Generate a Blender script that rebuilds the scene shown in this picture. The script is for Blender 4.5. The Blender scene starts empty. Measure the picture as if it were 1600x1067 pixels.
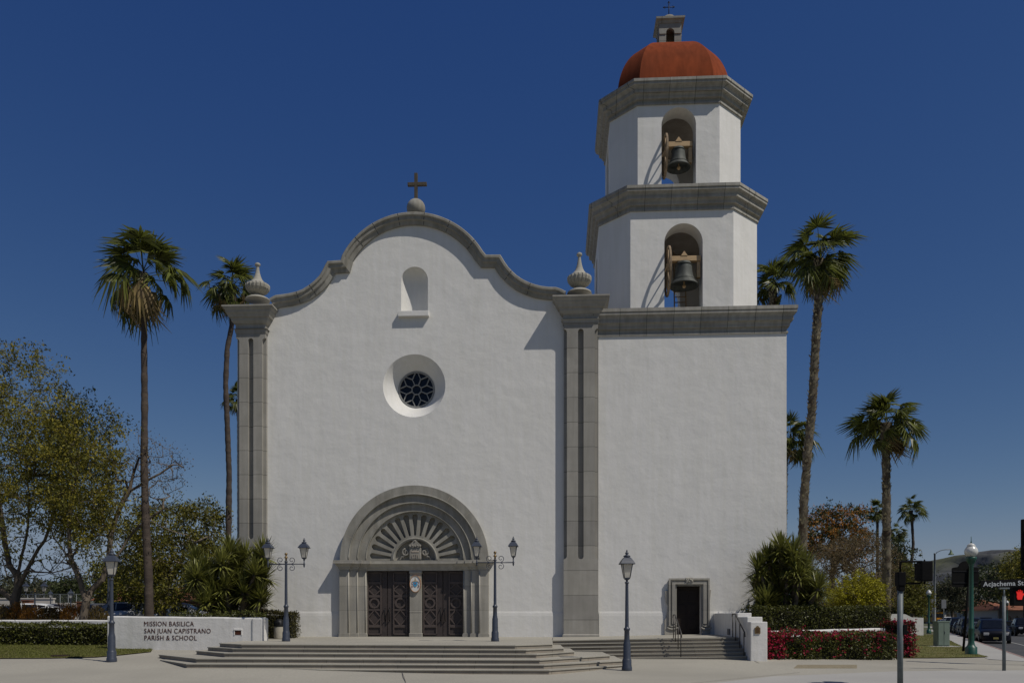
import bpy, bmesh, math, random
import numpy as np
from mathutils import Vector, Matrix
from mathutils.geometry import tessellate_polygon

R = math.radians
SC = bpy.context.scene
COL = SC.collection
random.seed(7)
NP = np.random.default_rng(7)

# ------------------------------------------------------------------ camera, sky, sun, exposure
F = 1300.0            # focal length in photo pixels (photo is 1600 wide)
HZ = 962.0            # horizon row
EYE = 1.775
TH = math.atan(72.0 / F)
cam_d = bpy.data.cameras.new('camera')
cam = bpy.data.objects.new('camera', cam_d)
COL.objects.link(cam)
cam.location = (0, 0, EYE)
cam.rotation_euler = (R(90), 0, TH)
cam_d.sensor_width = 36.0
cam_d.lens = 36.0 * F / 1600.0
cam_d.shift_y = (HZ - 533.5) / 1600.0
cam_d.clip_start = 0.1
cam_d.clip_end = 20000
SC.camera = cam

SUN = Vector((1.60, -1.0, 2.56)).normalized()      # direction towards the sun
wd = bpy.data.worlds.new('World')
SC.world = wd
wd.use_nodes = True
nt = wd.node_tree
sky = nt.nodes.new('ShaderNodeTexSky')
sky.sky_type = 'NISHITA'
sky.sun_disc = False
sky.sun_elevation = math.asin(SUN.z)
sky.sun_rotation = math.atan2(SUN.x, SUN.y)
sky.altitude = 2500
sky.air_density = 1.0
sky.dust_density = 0.3
sky.ozone_density = 4.0
bg = nt.nodes['Background']
bg.inputs['Strength'].default_value = 0.055
# grade of the sky colour: deeper blue overhead, as through a polarised clear spring sky
sp_ = nt.nodes.new('ShaderNodeSeparateColor')
cb_ = nt.nodes.new('ShaderNodeCombineColor')
nt.links.new(sky.outputs[0], sp_.inputs[0])
for ch, (gam, k) in enumerate(((1.42, 2.45), (1.04, 1.01), (0.56, 0.55))):
    m1_ = nt.nodes.new('ShaderNodeMath'); m1_.operation = 'MULTIPLY'; m1_.inputs[1].default_value = 0.0496
    m2_ = nt.nodes.new('ShaderNodeMath'); m2_.operation = 'POWER'; m2_.inputs[1].default_value = gam
    m3_ = nt.nodes.new('ShaderNodeMath'); m3_.operation = 'MULTIPLY'; m3_.inputs[1].default_value = k / 0.0496
    m4_ = nt.nodes.new('ShaderNodeMath'); m4_.operation = 'SMOOTH_MIN'; m4_.inputs[1].default_value = (0.20, 0.255, 0.36)[ch] / 0.0496; m4_.inputs[2].default_value = 0.10 / 0.0496
    nt.links.new(sp_.outputs[ch], m1_.inputs[0])
    nt.links.new(m1_.outputs[0], m2_.inputs[0])
    nt.links.new(m2_.outputs[0], m3_.inputs[0])
    nt.links.new(m3_.outputs[0], m4_.inputs[0])
    nt.links.new(m4_.outputs[0], cb_.inputs[ch])
nt.links.new(cb_.outputs[0], bg.inputs[0])

sun_d = bpy.data.lights.new('sun', 'SUN')
sun_d.energy = 3.6
sun_d.angle = R(0.53)
sun_d.color = (1.0, 0.945, 0.855)
sun_o = bpy.data.objects.new('sun', sun_d)
COL.objects.link(sun_o)
sun_o.rotation_euler = SUN.to_track_quat('Z', 'Y').to_euler()
sun_o.location = (30, -20, 60)

vs = SC.view_settings
SC.display_settings.display_device = 'sRGB'
vs.view_transform = 'Standard'
vs.look = 'None'
vs.exposure = -0.15
vs.gamma = 1.0
vs.use_curve_mapping = False

# ------------------------------------------------------------------ places
SN, CS = math.sin(TH), math.cos(TH)
def ray(px, py):
    u = (px - 800.0) / F
    v = (HZ - py) / F
    return Vector((u * CS - SN, u * SN + CS, v))
def P(px, py, Y):
    r = ray(px, py)
    t = Y / r.y
    return Vector((r.x * t, Y, EYE + r.z * t))
def Dp(px, py, d):
    r = ray(px, py)
    return Vector((r.x * d, r.y * d, EYE + r.z * d))
def Gz(px, py, z):
    r = ray(px, py)
    t = (z - EYE) / r.z
    return Vector((r.x * t, r.y * t, z))
def sstep(a, b, x):
    t = min(1.0, max(0.0, (x - a) / (b - a)))
    return t * t * (3 - 2 * t)
# street direction in the ground plane and the line of the kerb
K0 = Gz(1600, 1026, 0.0)
K1 = Gz(1541, 1006.5, 0.0)
SD = Vector((K1.x - K0.x, K1.y - K0.y)).normalized()
SNR = Vector((SD.y, -SD.x))             # right of the street direction
def street_off(x, y):                   # metres right of the kerb line
    return (x - K0.x) * SNR.x + (y - K0.y) * SNR.y
def terrain(x, y):
    slope = 0.03 + 0.015 * sstep(4.0, 9.0, -x)
    z = min(1.08, slope * max(0.0, y - 26.0 + 3.4 * sstep(0.5, 8.0, -x)))
    far = sstep(2.5, 12.0, -street_off(x, y))
    z *= far
    return z
def GG(px, py):
    z = 0.0
    for _ in range(30):
        p = Gz(px, py, z)
        z = 0.5 * z + 0.5 * terrain(p.x, p.y)
    return p
def SCL(p):                             # photo pixels per metre at a point
    return F / (-SN * p[0] + CS * p[1])

# ------------------------------------------------------------------ mesh builder
class MB:
    def __init__(self):
        self.v = []
        self.f = []
        self.smooth = set()
        self.cur = 0
        self.mi = {}
    def add(self, verts, faces, smooth=False):
        o = len(self.v)
        self.v.extend([tuple(p) for p in verts])
        for fc in faces:
            if smooth:
                self.smooth.add(len(self.f))
            if self.cur:
                self.mi[len(self.f)] = self.cur
            self.f.append(tuple(o + i for i in fc))
        return self
    def box(self, a, b, M=None):
        x0, y0, z0 = a
        x1, y1, z1 = b
        vs_ = [(x0, y0, z0), (x1, y0, z0), (x1, y1, z0), (x0, y1, z0),
               (x0, y0, z1), (x1, y0, z1), (x1, y1, z1), (x0, y1, z1)]
        if M is not None:
            vs_ = [M @ Vector(p) for p in vs_]
        return self.add(vs_, [(0, 3, 2, 1), (4, 5, 6, 7), (0, 1, 5, 4), (1, 2, 6, 5), (2, 3, 7, 6), (3, 0, 4, 7)])
    def bbox(self, a, b, e=0.02, M=None):            # bevelled box
        x0, y0, z0 = a
        x1, y1, z1 = b
        bm = bmesh.new()
        bmesh.ops.create_cube(bm, size=1.0)
        for q in bm.verts:
            q.co = Vector((x0 + (q.co.x + .5) * (x1 - x0), y0 + (q.co.y + .5) * (y1 - y0), z0 + (q.co.z + .5) * (z1 - z0)))
        bmesh.ops.bevel(bm, geom=list(bm.edges), offset=e, segments=2, affect='EDGES', profile=0.6)
        return self.bm(bm, M)
    def bm(self, bm, M=None, smooth=False):
        bm.verts.index_update()
        vs_ = [(M @ q.co) if M is not None else q.co.copy() for q in bm.verts]
        fs = [[q.index for q in fc.verts] for fc in bm.faces]
        bm.free()
        return self.add(vs_, fs, smooth)
    def tube(self, pts, rad, n=8, cap=True, smooth=True):
        pts = [Vector(p) for p in pts]
        if not hasattr(rad, '__len__'):
            rad = [rad] * len(pts)
        vs_, fs = [], []
        up = None
        for i, p in enumerate(pts):
            t = (pts[min(i + 1, len(pts) - 1)] - pts[max(i - 1, 0)])
            if t.length < 1e-9:
                t = Vector((0, 0, 1))
            t.normalize()
            if up is None:
                up = t.orthogonal().normalized()
            else:
                up = (up - t * up.dot(t))
                up = up.normalized() if up.length > 1e-6 else t.orthogonal().normalized()
            b = t.cross(up)
            for k in range(n):
                a = 2 * math.pi * k / n
                vs_.append(p + (up * math.cos(a) + b * math.sin(a)) * rad[i])
        for i in range(len(pts) - 1):
            for k in range(n):
                fs.append((i * n + k, i * n + (k + 1) % n, (i + 1) * n + (k + 1) % n, (i + 1) * n + k))
        if cap:
            fs.append(tuple(reversed(range(n))))
            fs.append(tuple((len(pts) - 1) * n + k for k in range(n)))
        return self.add(vs_, fs, smooth)
    def lathe(self, prof, c=(0, 0, 0), n=20, smooth=True, M=None, rot=0.0):   # prof: (r, z)
        vs_, fs = [], []
        for r, z in prof:
            for k in range(n):
                a = 2 * math.pi * k / n + rot
                q = Vector((c[0] + r * math.cos(a), c[1] + r * math.sin(a), c[2] + z))
                vs_.append(M @ q if M is not None else q)
        for i in range(len(prof) - 1):
            for k in range(n):
                fs.append((i * n + k, i * n + (k + 1) % n, (i + 1) * n + (k + 1) % n, (i + 1) * n + k))
        fs.append(tuple(reversed(range(n))))
        fs.append(tuple((len(prof) - 1) * n + k for k in range(n)))
        return self.add(vs_, fs, smooth)
    def plate(self, loops, y0, y1):                   # loops in (x, z): outline then holes, y0 is the front
        ll = [[Vector((a, b, 0)) for a, b in lp] for lp in loops]
        tris = tessellate_polygon(ll)
        flat = [q for lp in ll for q in lp]
        n = len(flat)
        vs_ = [(q.x, y0, q.y) for q in flat] + [(q.x, y1, q.y) for q in flat]
        fs = []
        for t in tris:
            a, b, c = [flat[i] for i in t]
            ccw = (b.x - a.x) * (c.y - a.y) - (b.y - a.y) * (c.x - a.x) > 0
            t = tuple(t) if ccw else tuple(reversed(t))
            fs.append(t)                               # seen from -Y, counter-clockwise in xz faces -Y
            fs.append(tuple(n + i for i in reversed(t)))
        o = 0
        for li, lp in enumerate(ll):
            m = len(lp)
            area = sum(lp[i].x * lp[(i + 1) % m].y - lp[(i + 1) % m].x * lp[i].y for i in range(m))
            fwd = (area > 0) == (li == 0)
            for i in range(m):
                j = (i + 1) % m
                q = (o + i, n + o + i, n + o + j, o + j)
                fs.append(q if fwd else tuple(reversed(q)))
            o += m
        return self.add(vs_, fs)
    def prism(self, poly, z0, z1):                     # plan polygon (x, y) extruded; z may be callables
        n = len(poly)
        f0 = z0 if callable(z0) else (lambda x, y: z0)
        f1 = z1 if callable(z1) else (lambda x, y: z1)
        area = sum(poly[i][0] * poly[(i + 1) % n][1] - poly[(i + 1) % n][0] * poly[i][1] for i in range(n))
        if area < 0:
            poly = list(reversed(poly))
        vs_ = [(x, y, f0(x, y)) for x, y in poly] + [(x, y, f1(x, y)) for x, y in poly]
        fs = []
        for t in tessellate_polygon([[Vector((x, y, 0)) for x, y in poly]]):
            a, b, c = [poly[i] for i in t]
            ccw = (b[0] - a[0]) * (c[1] - a[1]) - (b[1] - a[1]) * (c[0] - a[0]) > 0
            t = tuple(t) if ccw else tuple(reversed(t))
            fs.append(tuple(n + i for i in t))
            fs.append(tuple(reversed(t)))
        fs += [(i, (i + 1) % n, n + (i + 1) % n, n + i) for i in range(n)]
        return self.add(vs_, fs)
    def sweep(self, path, prof, closed, fn, cap=True, smooth=False):
        # path in 2-D, prof = [(out, h)], out is to the right of the path direction; fn(a, b, h) -> xyz
        n = len(path)
        pts = [Vector(p) for p in path]
        dirs = []
        for i in range(n):
            if closed or i < n - 1:
                dirs.append((pts[(i + 1) % n] - pts[i]).normalized())
        vs_, fs = [], []
        m = len(prof)
        for i in range(n):
            if closed:
                d0, d1 = dirs[i - 1], dirs[i]
            else:
                d0 = dirs[max(i - 1, 0)]
                d1 = dirs[min(i, n - 2)]
            n0 = Vector((d0.y, -d0.x))
            n1 = Vector((d1.y, -d1.x))
            mt = n0 + n1
            mt = mt / max(mt.dot(n0), 0.25)
            for o, h in prof:
                q = pts[i] + mt * o
                vs_.append(fn(q.x, q.y, h))
        for i in range(n if closed else n - 1):
            j = (i + 1) % n
            for k in range(m - 1):
                fs.append((i * m + k, j * m + k, j * m + k + 1, i * m + k + 1))
        if not closed and cap:
            fs.append(tuple(range(m)))
            fs.append(tuple((n - 1) * m + k for k in reversed(range(m))))
        return self.add(vs_, fs, smooth)
    def build(self, name, mat, parent=None, local=False, mats=()):
        me = bpy.data.meshes.new(name)
        off = Vector((0, 0, 0))
        if parent is not None and not local:
            p = parent
            while p is not None:
                off += p.location
                p = p.parent
        vv = [(a - off.x, b - off.y, c - off.z) for a, b, c in self.v]
        me.from_pydata(vv, [], self.f)
        if self.smooth:
            sm = np.zeros(len(self.f), dtype=bool)
            sm[list(self.smooth)] = True
            me.polygons.foreach_set('use_smooth', sm)
        me.materials.append(mat)
        for q in mats:
            me.materials.append(q)
        for k, v in self.mi.items():
            me.polygons[k].material_index = v
        me.update()
        o = bpy.data.objects.new(name, me)
        COL.objects.link(o)
        if parent is not None:
            o.parent = parent
        return o

def fix_normals(o):
    bm = bmesh.new()
    bm.from_mesh(o.data)
    bmesh.ops.recalc_face_normals(bm, faces=bm.faces)
    bm.to_mesh(o.data)
    bm.free()
    return o
def tag(o, label=None, cat=None, group=None, kind=None):
    if label:
        o['label'] = label
    if cat:
        o['category'] = cat
    if group:
        o['group'] = group
    if kind:
        o['kind'] = kind
    return o
def thing(name, label, cat, loc=(0, 0, 0), group=None):
    o = bpy.data.objects.new(name, None)
    o.empty_display_size = 0.3
    COL.objects.link(o)
    o.location = loc
    return tag(o, label, cat, group)
def dup(o, parent=None, loc=None, rz=None):
    c = o.copy()
    COL.objects.link(c)
    if parent is not None:
        c.parent = parent
    for ch in list(o.children):
        dup(ch, c)
    if loc is not None:
        c.location = loc
    if rz is not None:
        c.rotation_euler = (0, 0, rz)
    return c
def struct(name, mb, m):
    o = mb.build(name, m)
    o['kind'] = 'structure'
    return o

# ------------------------------------------------------------------ materials
MATS = {}
def mat(name, col, rough=0.85, var=0.15, vs_=2.0, bump=0.0, bs=30.0, bump2=0.0, bs2=3.0, col2=None, mixs=None,
        metal=0.0, spec=0.3, island=0.0, streak=0.0, joint=None, jcol=0.55, trans=0.0, coat=0.0, hue=0.0, stretch=(1, 1, 1)):
    if name in MATS:
        return MATS[name]
    m = bpy.data.materials.new(name)
    m.use_nodes = True
    t = m.node_tree
    N, L = t.nodes, t.links
    b = N['Principled BSDF']
    b.inputs['Roughness'].default_value = rough
    b.inputs['Metallic'].default_value = metal
    b.inputs['Specular IOR Level'].default_value = spec
    if coat:
        b.inputs['Coat Weight'].default_value = coat
        b.inputs['Coat Roughness'].default_value = 0.08
    tc = N.new('ShaderNodeTexCoord')
    mp = N.new('ShaderNodeMapping')
    mp.inputs['Scale'].default_value = stretch
    L.new(tc.outputs['Object'], mp.inputs['Vector'])
    nz = N.new('ShaderNodeTexNoise')
    nz.inputs['Scale'].default_value = vs_
    nz.inputs['Detail'].default_value = 7
    nz.inputs['Roughness'].default_value = 0.62
    L.new(mp.outputs[0], nz.inputs['Vector'])
    def mix(bt, fac, a, c):
        x = N.new('ShaderNodeMix')
        x.data_type = 'RGBA'
        x.blend_type = bt
        for s, val in ((0, fac), (6, a), (7, c)):
            if isinstance(val, (int, float)):
                x.inputs[s].default_value = val
            elif isinstance(val, (tuple, list)):
                x.inputs[s].default_value = tuple(val) + ((1.0,) if len(val) == 3 else ())
            else:
                L.new(val, x.inputs[s])
        return x.outputs[2]
    rp = N.new('ShaderNodeValToRGB')
    rp.color_ramp.elements[0].position = 0.3
    rp.color_ramp.elements[1].position = 0.7
    a = tuple(max(0, c * (1 - var)) for c in col)
    c2 = tuple(min(1, c * (1 + var)) for c in col)
    rp.color_ramp.elements[0].color = a + (1,)
    rp.color_ramp.elements[1].color = c2 + (1,)
    L.new(nz.outputs['Fac'], rp.inputs['Fac'])
    out = rp.outputs['Color']
    if col2 is not None:
        n2 = N.new('ShaderNodeTexNoise')
        n2.inputs['Scale'].default_value = mixs or vs_ * 0.4
        n2.inputs['Detail'].default_value = 5
        L.new(mp.outputs[0], n2.inputs['Vector'])
        r2 = N.new('ShaderNodeValToRGB')
        r2.color_ramp.elements[0].position = 0.42
        r2.color_ramp.elements[1].position = 0.62
        L.new(n2.outputs['Fac'], r2.inputs['Fac'])
        out = mix('MIX', r2.outputs['Color'], out, col2)
    if streak:
        m3 = N.new('ShaderNodeMapping')
        m3.inputs['Scale'].default_value = (5, 5, 0.35)
        L.new(tc.outputs['Object'], m3.inputs['Vector'])
        n3 = N.new('ShaderNodeTexNoise')
        n3.inputs['Scale'].default_value = 1.0
        n3.inputs['Detail'].default_value = 6
        L.new(m3.outputs[0], n3.inputs['Vector'])
        r3 = N.new('ShaderNodeValToRGB')
        r3.color_ramp.elements[0].position = 0.35
        r3.color_ramp.elements[1].position = 0.62
        v = 1 - streak
        r3.color_ramp.elements[0].color = (v, v, v * 0.98, 1)
        r3.color_ramp.elements[1].color = (1, 1, 1, 1)
        L.new(n3.outputs['Fac'], r3.inputs['Fac'])
        out = mix('MULTIPLY', 1.0, out, r3.outputs['Color'])
    if island:
        g = N.new('ShaderNodeNewGeometry')
        r4 = N.new('ShaderNodeValToRGB')
        r4.color_ramp.elements[0].color = (1 - island, 1 - island, 1 - island * 0.8, 1)
        r4.color_ramp.elements[1].color = (1 + island, 1 + island * (1 - hue), 1 + island * 0.3, 1)
        L.new(g.outputs['Random Per Island'], r4.inputs['Fac'])
        out = mix('MULTIPLY', 1.0, out, r4.outputs['Color'])
    jh = None
    if joint is not None:                                # ((axis, pitch, offset, half-width), ...)
        sp = N.new('ShaderNodeSeparateXYZ')
        L.new(tc.outputs['Object'], sp.inputs[0])
        acc = None
        for ax, pitch, off, hw in joint:
            ad = N.new('ShaderNodeMath'); ad.operation = 'ADD'; ad.inputs[1].default_value = off + 1000 * pitch
            L.new(sp.outputs[ax], ad.inputs[0])
            md = N.new('ShaderNodeMath'); md.operation = 'MODULO'; md.inputs[1].default_value = pitch
            L.new(ad.outputs[0], md.inputs[0])
            lt = N.new('ShaderNodeMath'); lt.operation = 'LESS_THAN'; lt.inputs[1].default_value = hw * 2
            L.new(md.outputs[0], lt.inputs[0])
            if acc is None:
                acc = lt.outputs[0]
            else:
                mx = N.new('ShaderNodeMath'); mx.operation = 'MAXIMUM'
                L.new(acc, mx.inputs[0]); L.new(lt.outputs[0], mx.inputs[1])
                acc = mx.outputs[0]
        ax, pitch, off, hw = joint[0]                    # block to block change of tone
        fl = N.new('ShaderNodeMath'); fl.operation = 'ADD'; fl.inputs[1].default_value = off
        L.new(sp.outputs[ax], fl.inputs[0])
        dv = N.new('ShaderNodeMath'); dv.operation = 'DIVIDE'; dv.inputs[1].default_value = pitch
        L.new(fl.outputs[0], dv.inputs[0])
        fo = N.new('ShaderNodeMath'); fo.operation = 'FLOOR'
        L.new(dv.outputs[0], fo.inputs[0])
        wn = N.new('ShaderNodeTexWhiteNoise'); wn.noise_dimensions = '1D'
        L.new(fo.outputs[0], wn.inputs['W'])
        rb = N.new('ShaderNodeValToRGB')
        rb.color_ramp.elements[0].color = (.86, .86, .865, 1)
        rb.color_ramp.elements[1].color = (1.06, 1.055, 1.04, 1)
        L.new(wn.outputs['Value'], rb.inputs['Fac'])
        out = mix('MULTIPLY', 1.0, out, rb.outputs['Color'])
        out = mix('MULTIPLY', acc, out, (jcol, jcol, jcol))
    L.new(out, b.inputs['Base Color'])
    nrm = None
    for st, sc_ in ((bump2, bs2), (bump, bs)):
        if st:
            n4 = N.new('ShaderNodeTexNoise')
            n4.inputs['Scale'].default_value = sc_
            n4.inputs['Detail'].default_value = 4
            L.new(mp.outputs[0], n4.inputs['Vector'])
            bp = N.new('ShaderNodeBump')
            bp.inputs['Strength'].default_value = 1.0
            bp.inputs['Distance'].default_value = st
            L.new(n4.outputs['Fac'], bp.inputs['Height'])
            if nrm is not None:
                L.new(nrm, bp.inputs['Normal'])
            nrm = bp.outputs[0]
    if nrm is not None:
        L.new(nrm, b.inputs['Normal'])
    if trans:                                            # light through thin leaves
        tr = N.new('ShaderNodeBsdfTranslucent')
        L.new(out, tr.inputs['Color'])
        ms = N.new('ShaderNodeMixShader')
        ms.inputs[0].default_value = trans
        L.new(b.outputs[0], ms.inputs[1])
        L.new(tr.outputs[0], ms.inputs[2])
        L.new(ms.outputs[0], N['Material Output'].inputs['Surface'])
    MATS[name] = m
    return m

M_stucco = mat('white_stucco', (0.675, 0.662, 0.635), 0.92, 0.035, 0.6, bump=0.0025, bs=9, bump2=0.036, bs2=1.15, streak=0.04, spec=0.15)
M_stucco2 = mat('garden_wall_stucco', (0.66, 0.645, 0.62), 0.92, 0.06, 1.5, bump=0.005, bs=18, bump2=0.014, bs2=4, streak=0.08, spec=0.15)
M_stone = mat('grey_cast_stone', (0.325, 0.31, 0.28), 0.9, 0.10, 1.6, bump=0.003, bs=60, col2=(0.285, 0.272, 0.245), streak=0.12, spec=0.2,
              joint=((2, 1.13, 0.35, 0.012),), jcol=0.45)
M_stone_pl = mat('grey_portal_stone', (0.37, 0.35, 0.305), 0.9, 0.12, 1.8, bump=0.003, bs=60, col2=(0.32, 0.305, 0.275), streak=0.16, spec=0.2,
              joint=((2, 1.13, -0.1, 0.006),))
M_stone_c = mat('stained_cornice_stone', (0.36, 0.345, 0.31), 0.9, 0.12, 1.5, bump=0.004, bs=50, col2=(0.34, 0.324, 0.285), mixs=0.5, streak=0.2, spec=0.2,
              joint=((0, 1.22, 0.4, 0.013), (1, 1.22, 0.1, 0.013)), jcol=0.4)
M_stone_g = mat('weathered_coping_stone', (0.31, 0.297, 0.262), 0.9, 0.11, 1.8, bump=0.004, bs=50, col2=(0.25, 0.237, 0.205), mixs=1.0, streak=0.2, spec=0.2)
M_terra = mat('painted_terracotta_dome', (0.235, 0.052, 0.018), 0.92, 0.12, 1.4, bump=0.002, bs=30, col2=(0.185, 0.044, 0.017), mixs=.5, streak=0.22, spec=0.1)
M_door = mat('dark_bronze_door', (0.048, 0.037, 0.034), 0.6, 0.2, 6, bump=0.001, bs=60, spec=0.4)
M_wooddoor = mat('dark_wood_door', (0.018, 0.011, 0.008), 0.6, 0.3, 5, stretch=(6, 6, 0.6))
M_glassdk = mat('dark_window_glass', (0.006, 0.007, 0.012), 0.2, 0.25, 3, spec=0.3)
M_lead = mat('pale_tracery_stone', (0.26, 0.26, 0.25), 0.8, 0.1, 5)
M_bronze = mat('aged_bell_bronze', (0.075, 0.082, 0.076), 0.65, 0.25, 4, metal=0.2, col2=(0.095, 0.10, 0.092), streak=0.3)
M_timber = mat('tan_bell_timber', (0.46, 0.32, 0.18), 0.8, 0.2, 4, stretch=(1, 1, 4))
M_iron = mat('black_iron', (0.012, 0.012, 0.013), 0.5, 0.3, 10, metal=0.4)
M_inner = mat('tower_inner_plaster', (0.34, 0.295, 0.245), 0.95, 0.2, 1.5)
M_lamp = mat('blue_grey_lamp_paint', (0.040, 0.048, 0.068), 0.42, 0.16, 8, bump=0.0008, bs=80, spec=0.5)
M_frost = mat('frosted_lamp_glass', (0.80, 0.77, 0.70), 0.4, 0.06, 3, spec=0.5, trans=0.55)
M_wheel = mat('worn_wheel_timber', (0.25, 0.185, 0.12), 0.85, 0.25, 5)
M_brass = mat('weathered_brass', (0.22, 0.15, 0.07), 0.45, 0.3, 20, metal=0.7)
M_cross = mat('weathered_dark_wood', (0.075, 0.062, 0.045), 0.85, 0.3, 3, stretch=(5, 5, 1))
# ================================================================== CHURCH
YF = 38.5
ZP = 0.81                                  # level of the church platform
def X_(px, Y=YF):
    return P(px, 900, Y).x
def Z_(px, py, Y=YF):
    return P(px, py, Y).z
def XZ(px, py, Y=YF):
    p = P(px, py, Y)
    return (p.x, p.z)
def arc(cx, cz, r, a0, a1, n):
    return [(cx + r * math.cos(R(a0 + (a1 - a0) * i / n)), cz + r * math.sin(R(a0 + (a1 - a0) * i / n))) for i in range(n + 1)]

church = thing('church', 'white stucco church front with curved gable, round window and carved grey stone portal', 'church', (X_(650), YF, ZP))

# ---- gable outline (photo pixels on the wall plane)
ga = [(424, 470), (433, 465), (444, 463.6), (455, 462), (466, 459.3), (476, 455.5), (486, 449), (494, 442.5), (501, 435.5), (506, 427.5), (510.5, 418.5), (514, 412.2), (534.6, 410.8)]
cxp, cyp, Rp = 648.0, 461.5, 125.5
a_l = math.degrees(math.atan2(cyp - 410.8, 535 - cxp))
a_r = math.degrees(math.atan2(cyp - 402.5, 759.8 - cxp))
gb = []
for i in range(1, 40):
    a = R(a_l + (a_r - a_l) * i / 40)
    gb.append((cxp + Rp * math.cos(a), cyp - Rp * math.sin(a)))
gc = [(760.3, 402.4), (782.5, 402.3), (785.5, 407), (789, 413), (794.5, 421), (800.5, 427.5), (807.5, 434), (815, 439.2), (822, 443), (829.5, 446.2), (838, 449), (847, 451), (858, 452.3), (869, 452.6), (876, 455), (884, 459)]
gable = [Vector(XZ(*q)) for q in ga + gb + gc]
def offset_path(pts, d):                   # to the right of the direction
    out = []
    n = len(pts)
    for i in range(n):
        d0 = (pts[i] - pts[i - 1]).normalized() if i else (pts[1] - pts[0]).normalized()
        d1 = (pts[i + 1] - pts[i]).normalized() if i < n - 1 else d0
        n0, n1 = Vector((d0.y, -d0.x)), Vector((d1.y, -d1.x))
        m = n0 + n1
        m = m / max(m.dot(n0), 0.3)
        out.append(pts[i] + m * d)
    return out
top = offset_path(gable, 0.2)
xl, xr = X_(371), X_(934)
outline = [(xl, ZP - 0.5), (xl, top[0].y)] + [(q.x, q.y) for q in top] + [(xr, top[-1].y), (xr, ZP - 0.5)]

# portal centre
pcx, pcz = XZ(648, 875.5)
ppm = SCL((pcx, YF))
def pr(px):
    return px / ppm
hole_p = [(pcx - pr(105), ZP - 0.3), (pcx + pr(105), ZP - 0.3)] + arc(pcx, pcz, pr(105), 0, 180, 40)
# round window
wcx, wcz = XZ(647, 602.6)
wro, wri, wdep = 49.2 / ppm, 28.2 / ppm, 0.72
hole_w = arc(wcx, wcz, wro, 0, 360, 64)[:-1]
# niche
nx0, nz0 = XZ(626.7, 490)
nx1, _ = XZ(668.7, 490)
nr = (nx1 - nx0) / 2
ncx = (nx0 + nx1) / 2
nzt = XZ(648, 416.8)[1] - nr
hole_n = [(nx0, nz0), (nx1, nz0)] + arc(ncx, nzt, nr, 0, 180, 24)

mb = MB()
mb.plate([outline, hole_p, hole_w, hole_n], YF, YF + 1.0)
facade = mb.build('facade_wall', M_stucco, church)
# plinth bands: the lower wall stands 5 cm proud with a sloped top
zpl = Z_(650, 957.5)
for a, b in ((413, 533), (762, 884)):
    mb = MB()
    mb.sweep([(X_(a), YF), (X_(b), YF)], [(-0.02, ZP - 0.3), (0.026, ZP - 0.3), (0.026, zpl - 0.12), (0.018, zpl + 0.0), (-0.01, zpl + .14)], False, lambda a_, b_, h: (a_, b_, h))
    fix_normals(mb.build('plinth_band', M_stucco, church))

mb = MB()                                   # splayed round reveal
vsr, n = [], 64
for (r, y) in ((wro + 0.03, YF - 0.002), (wro, YF - 0.002), (wro - 0.03, YF + 0.03), (wri, YF + wdep)):
    for k in range(n):
        a = 2 * math.pi * k / n
        vsr.append((wcx + r * math.cos(a), y, wcz + r * math.sin(a)))
mb.add(vsr[n:], [(i * n + k, i * n + (k + 1) % n, (i + 1) * n + (k + 1) % n, (i + 1) * n + k) for i in range(2) for k in range(n)], True)
rev = mb.build('window_reveal', M_stucco, church)

mb = MB()                                   # half-round niche with a quarter-sphere head
vsn, fsn, n, lv = [], [], 20, 12
rows = [(nr, nz0 + (nzt - nz0) * i / 6) for i in range(7)] + [(nr * math.cos(R(90 * i / lv)), nzt + nr * math.sin(R(90 * i / lv))) for i in range(1, lv + 1)]
for r, z in rows:
    for k in range(n + 1):
        a = math.pi * k / n
        vsn.append((ncx + max(r, 0.002) * math.cos(a), YF + max(r, 0.002) * 0.85 * math.sin(a) - 0.001, z))
for i in range(len(rows) - 1):
    for k in range(n):
        fsn.append((i * (n + 1) + k, i * (n + 1) + k + 1, (i + 1) * (n + 1) + k + 1, (i + 1) * (n + 1) + k))
mb.add(vsn, fsn, True)
niche = mb.build('niche', M_stucco, church)
mb = MB()
mb.bbox((X_(622.8), YF - 0.2, Z_(648, 496)), (X_(670.8), YF + 0.6, Z_(648, 487.7)), 0.02)
mb.build('sill', M_stucco, niche)

# rose window
yw = YF + wdep - 0.02
mb = MB()
mb.plate([arc(wcx, wcz, wri + 0.03, 0, 360, 48)[:-1]], yw + 0.05, yw + 0.08)
win = mb.build('round_window', M_glassdk, church)
mb = MB()
tr = 0.021
def bar(p, q, r=tr):
    d = (Vector(q) - Vector(p))
    L_ = d.length
    d.normalize()
    nn = Vector((-d.y, d.x)) * r
    p, q = Vector(p), Vector(q)
    mb.plate([[tuple(p - nn), tuple(q - nn), tuple(q + nn), tuple(p + nn)]], yw - 0.03 + 0.0015 * random.random(), yw + 0.052)
def pol(r, a):
    return (wcx + r * math.cos(R(a)), wcz + r * math.sin(R(a)))
ri, rm, ro = wri * 0.28, wri * 0.62, wri * 0.97
mb.plate([arc(wcx, wcz, wri + 0.02, 0, 360, 48)[:-1], arc(wcx, wcz, wri - 0.05, 360, 0, 48)[:-1]], yw - 0.05, yw + 0.055)
for k in range(8):
    a = 45 * k
    bar(pol(ri, a + 22.5), pol(ri, a - 22.5))
    bar(pol(ri, a + 22.5), pol(rm, a + 22.5))
    bar(pol(rm, a + 22.5), pol(ro, a + 4))
    bar(pol(rm, a + 22.5), pol(ro, a + 41))
fix_normals(mb.build('tracery', M_lead, win))

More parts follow.
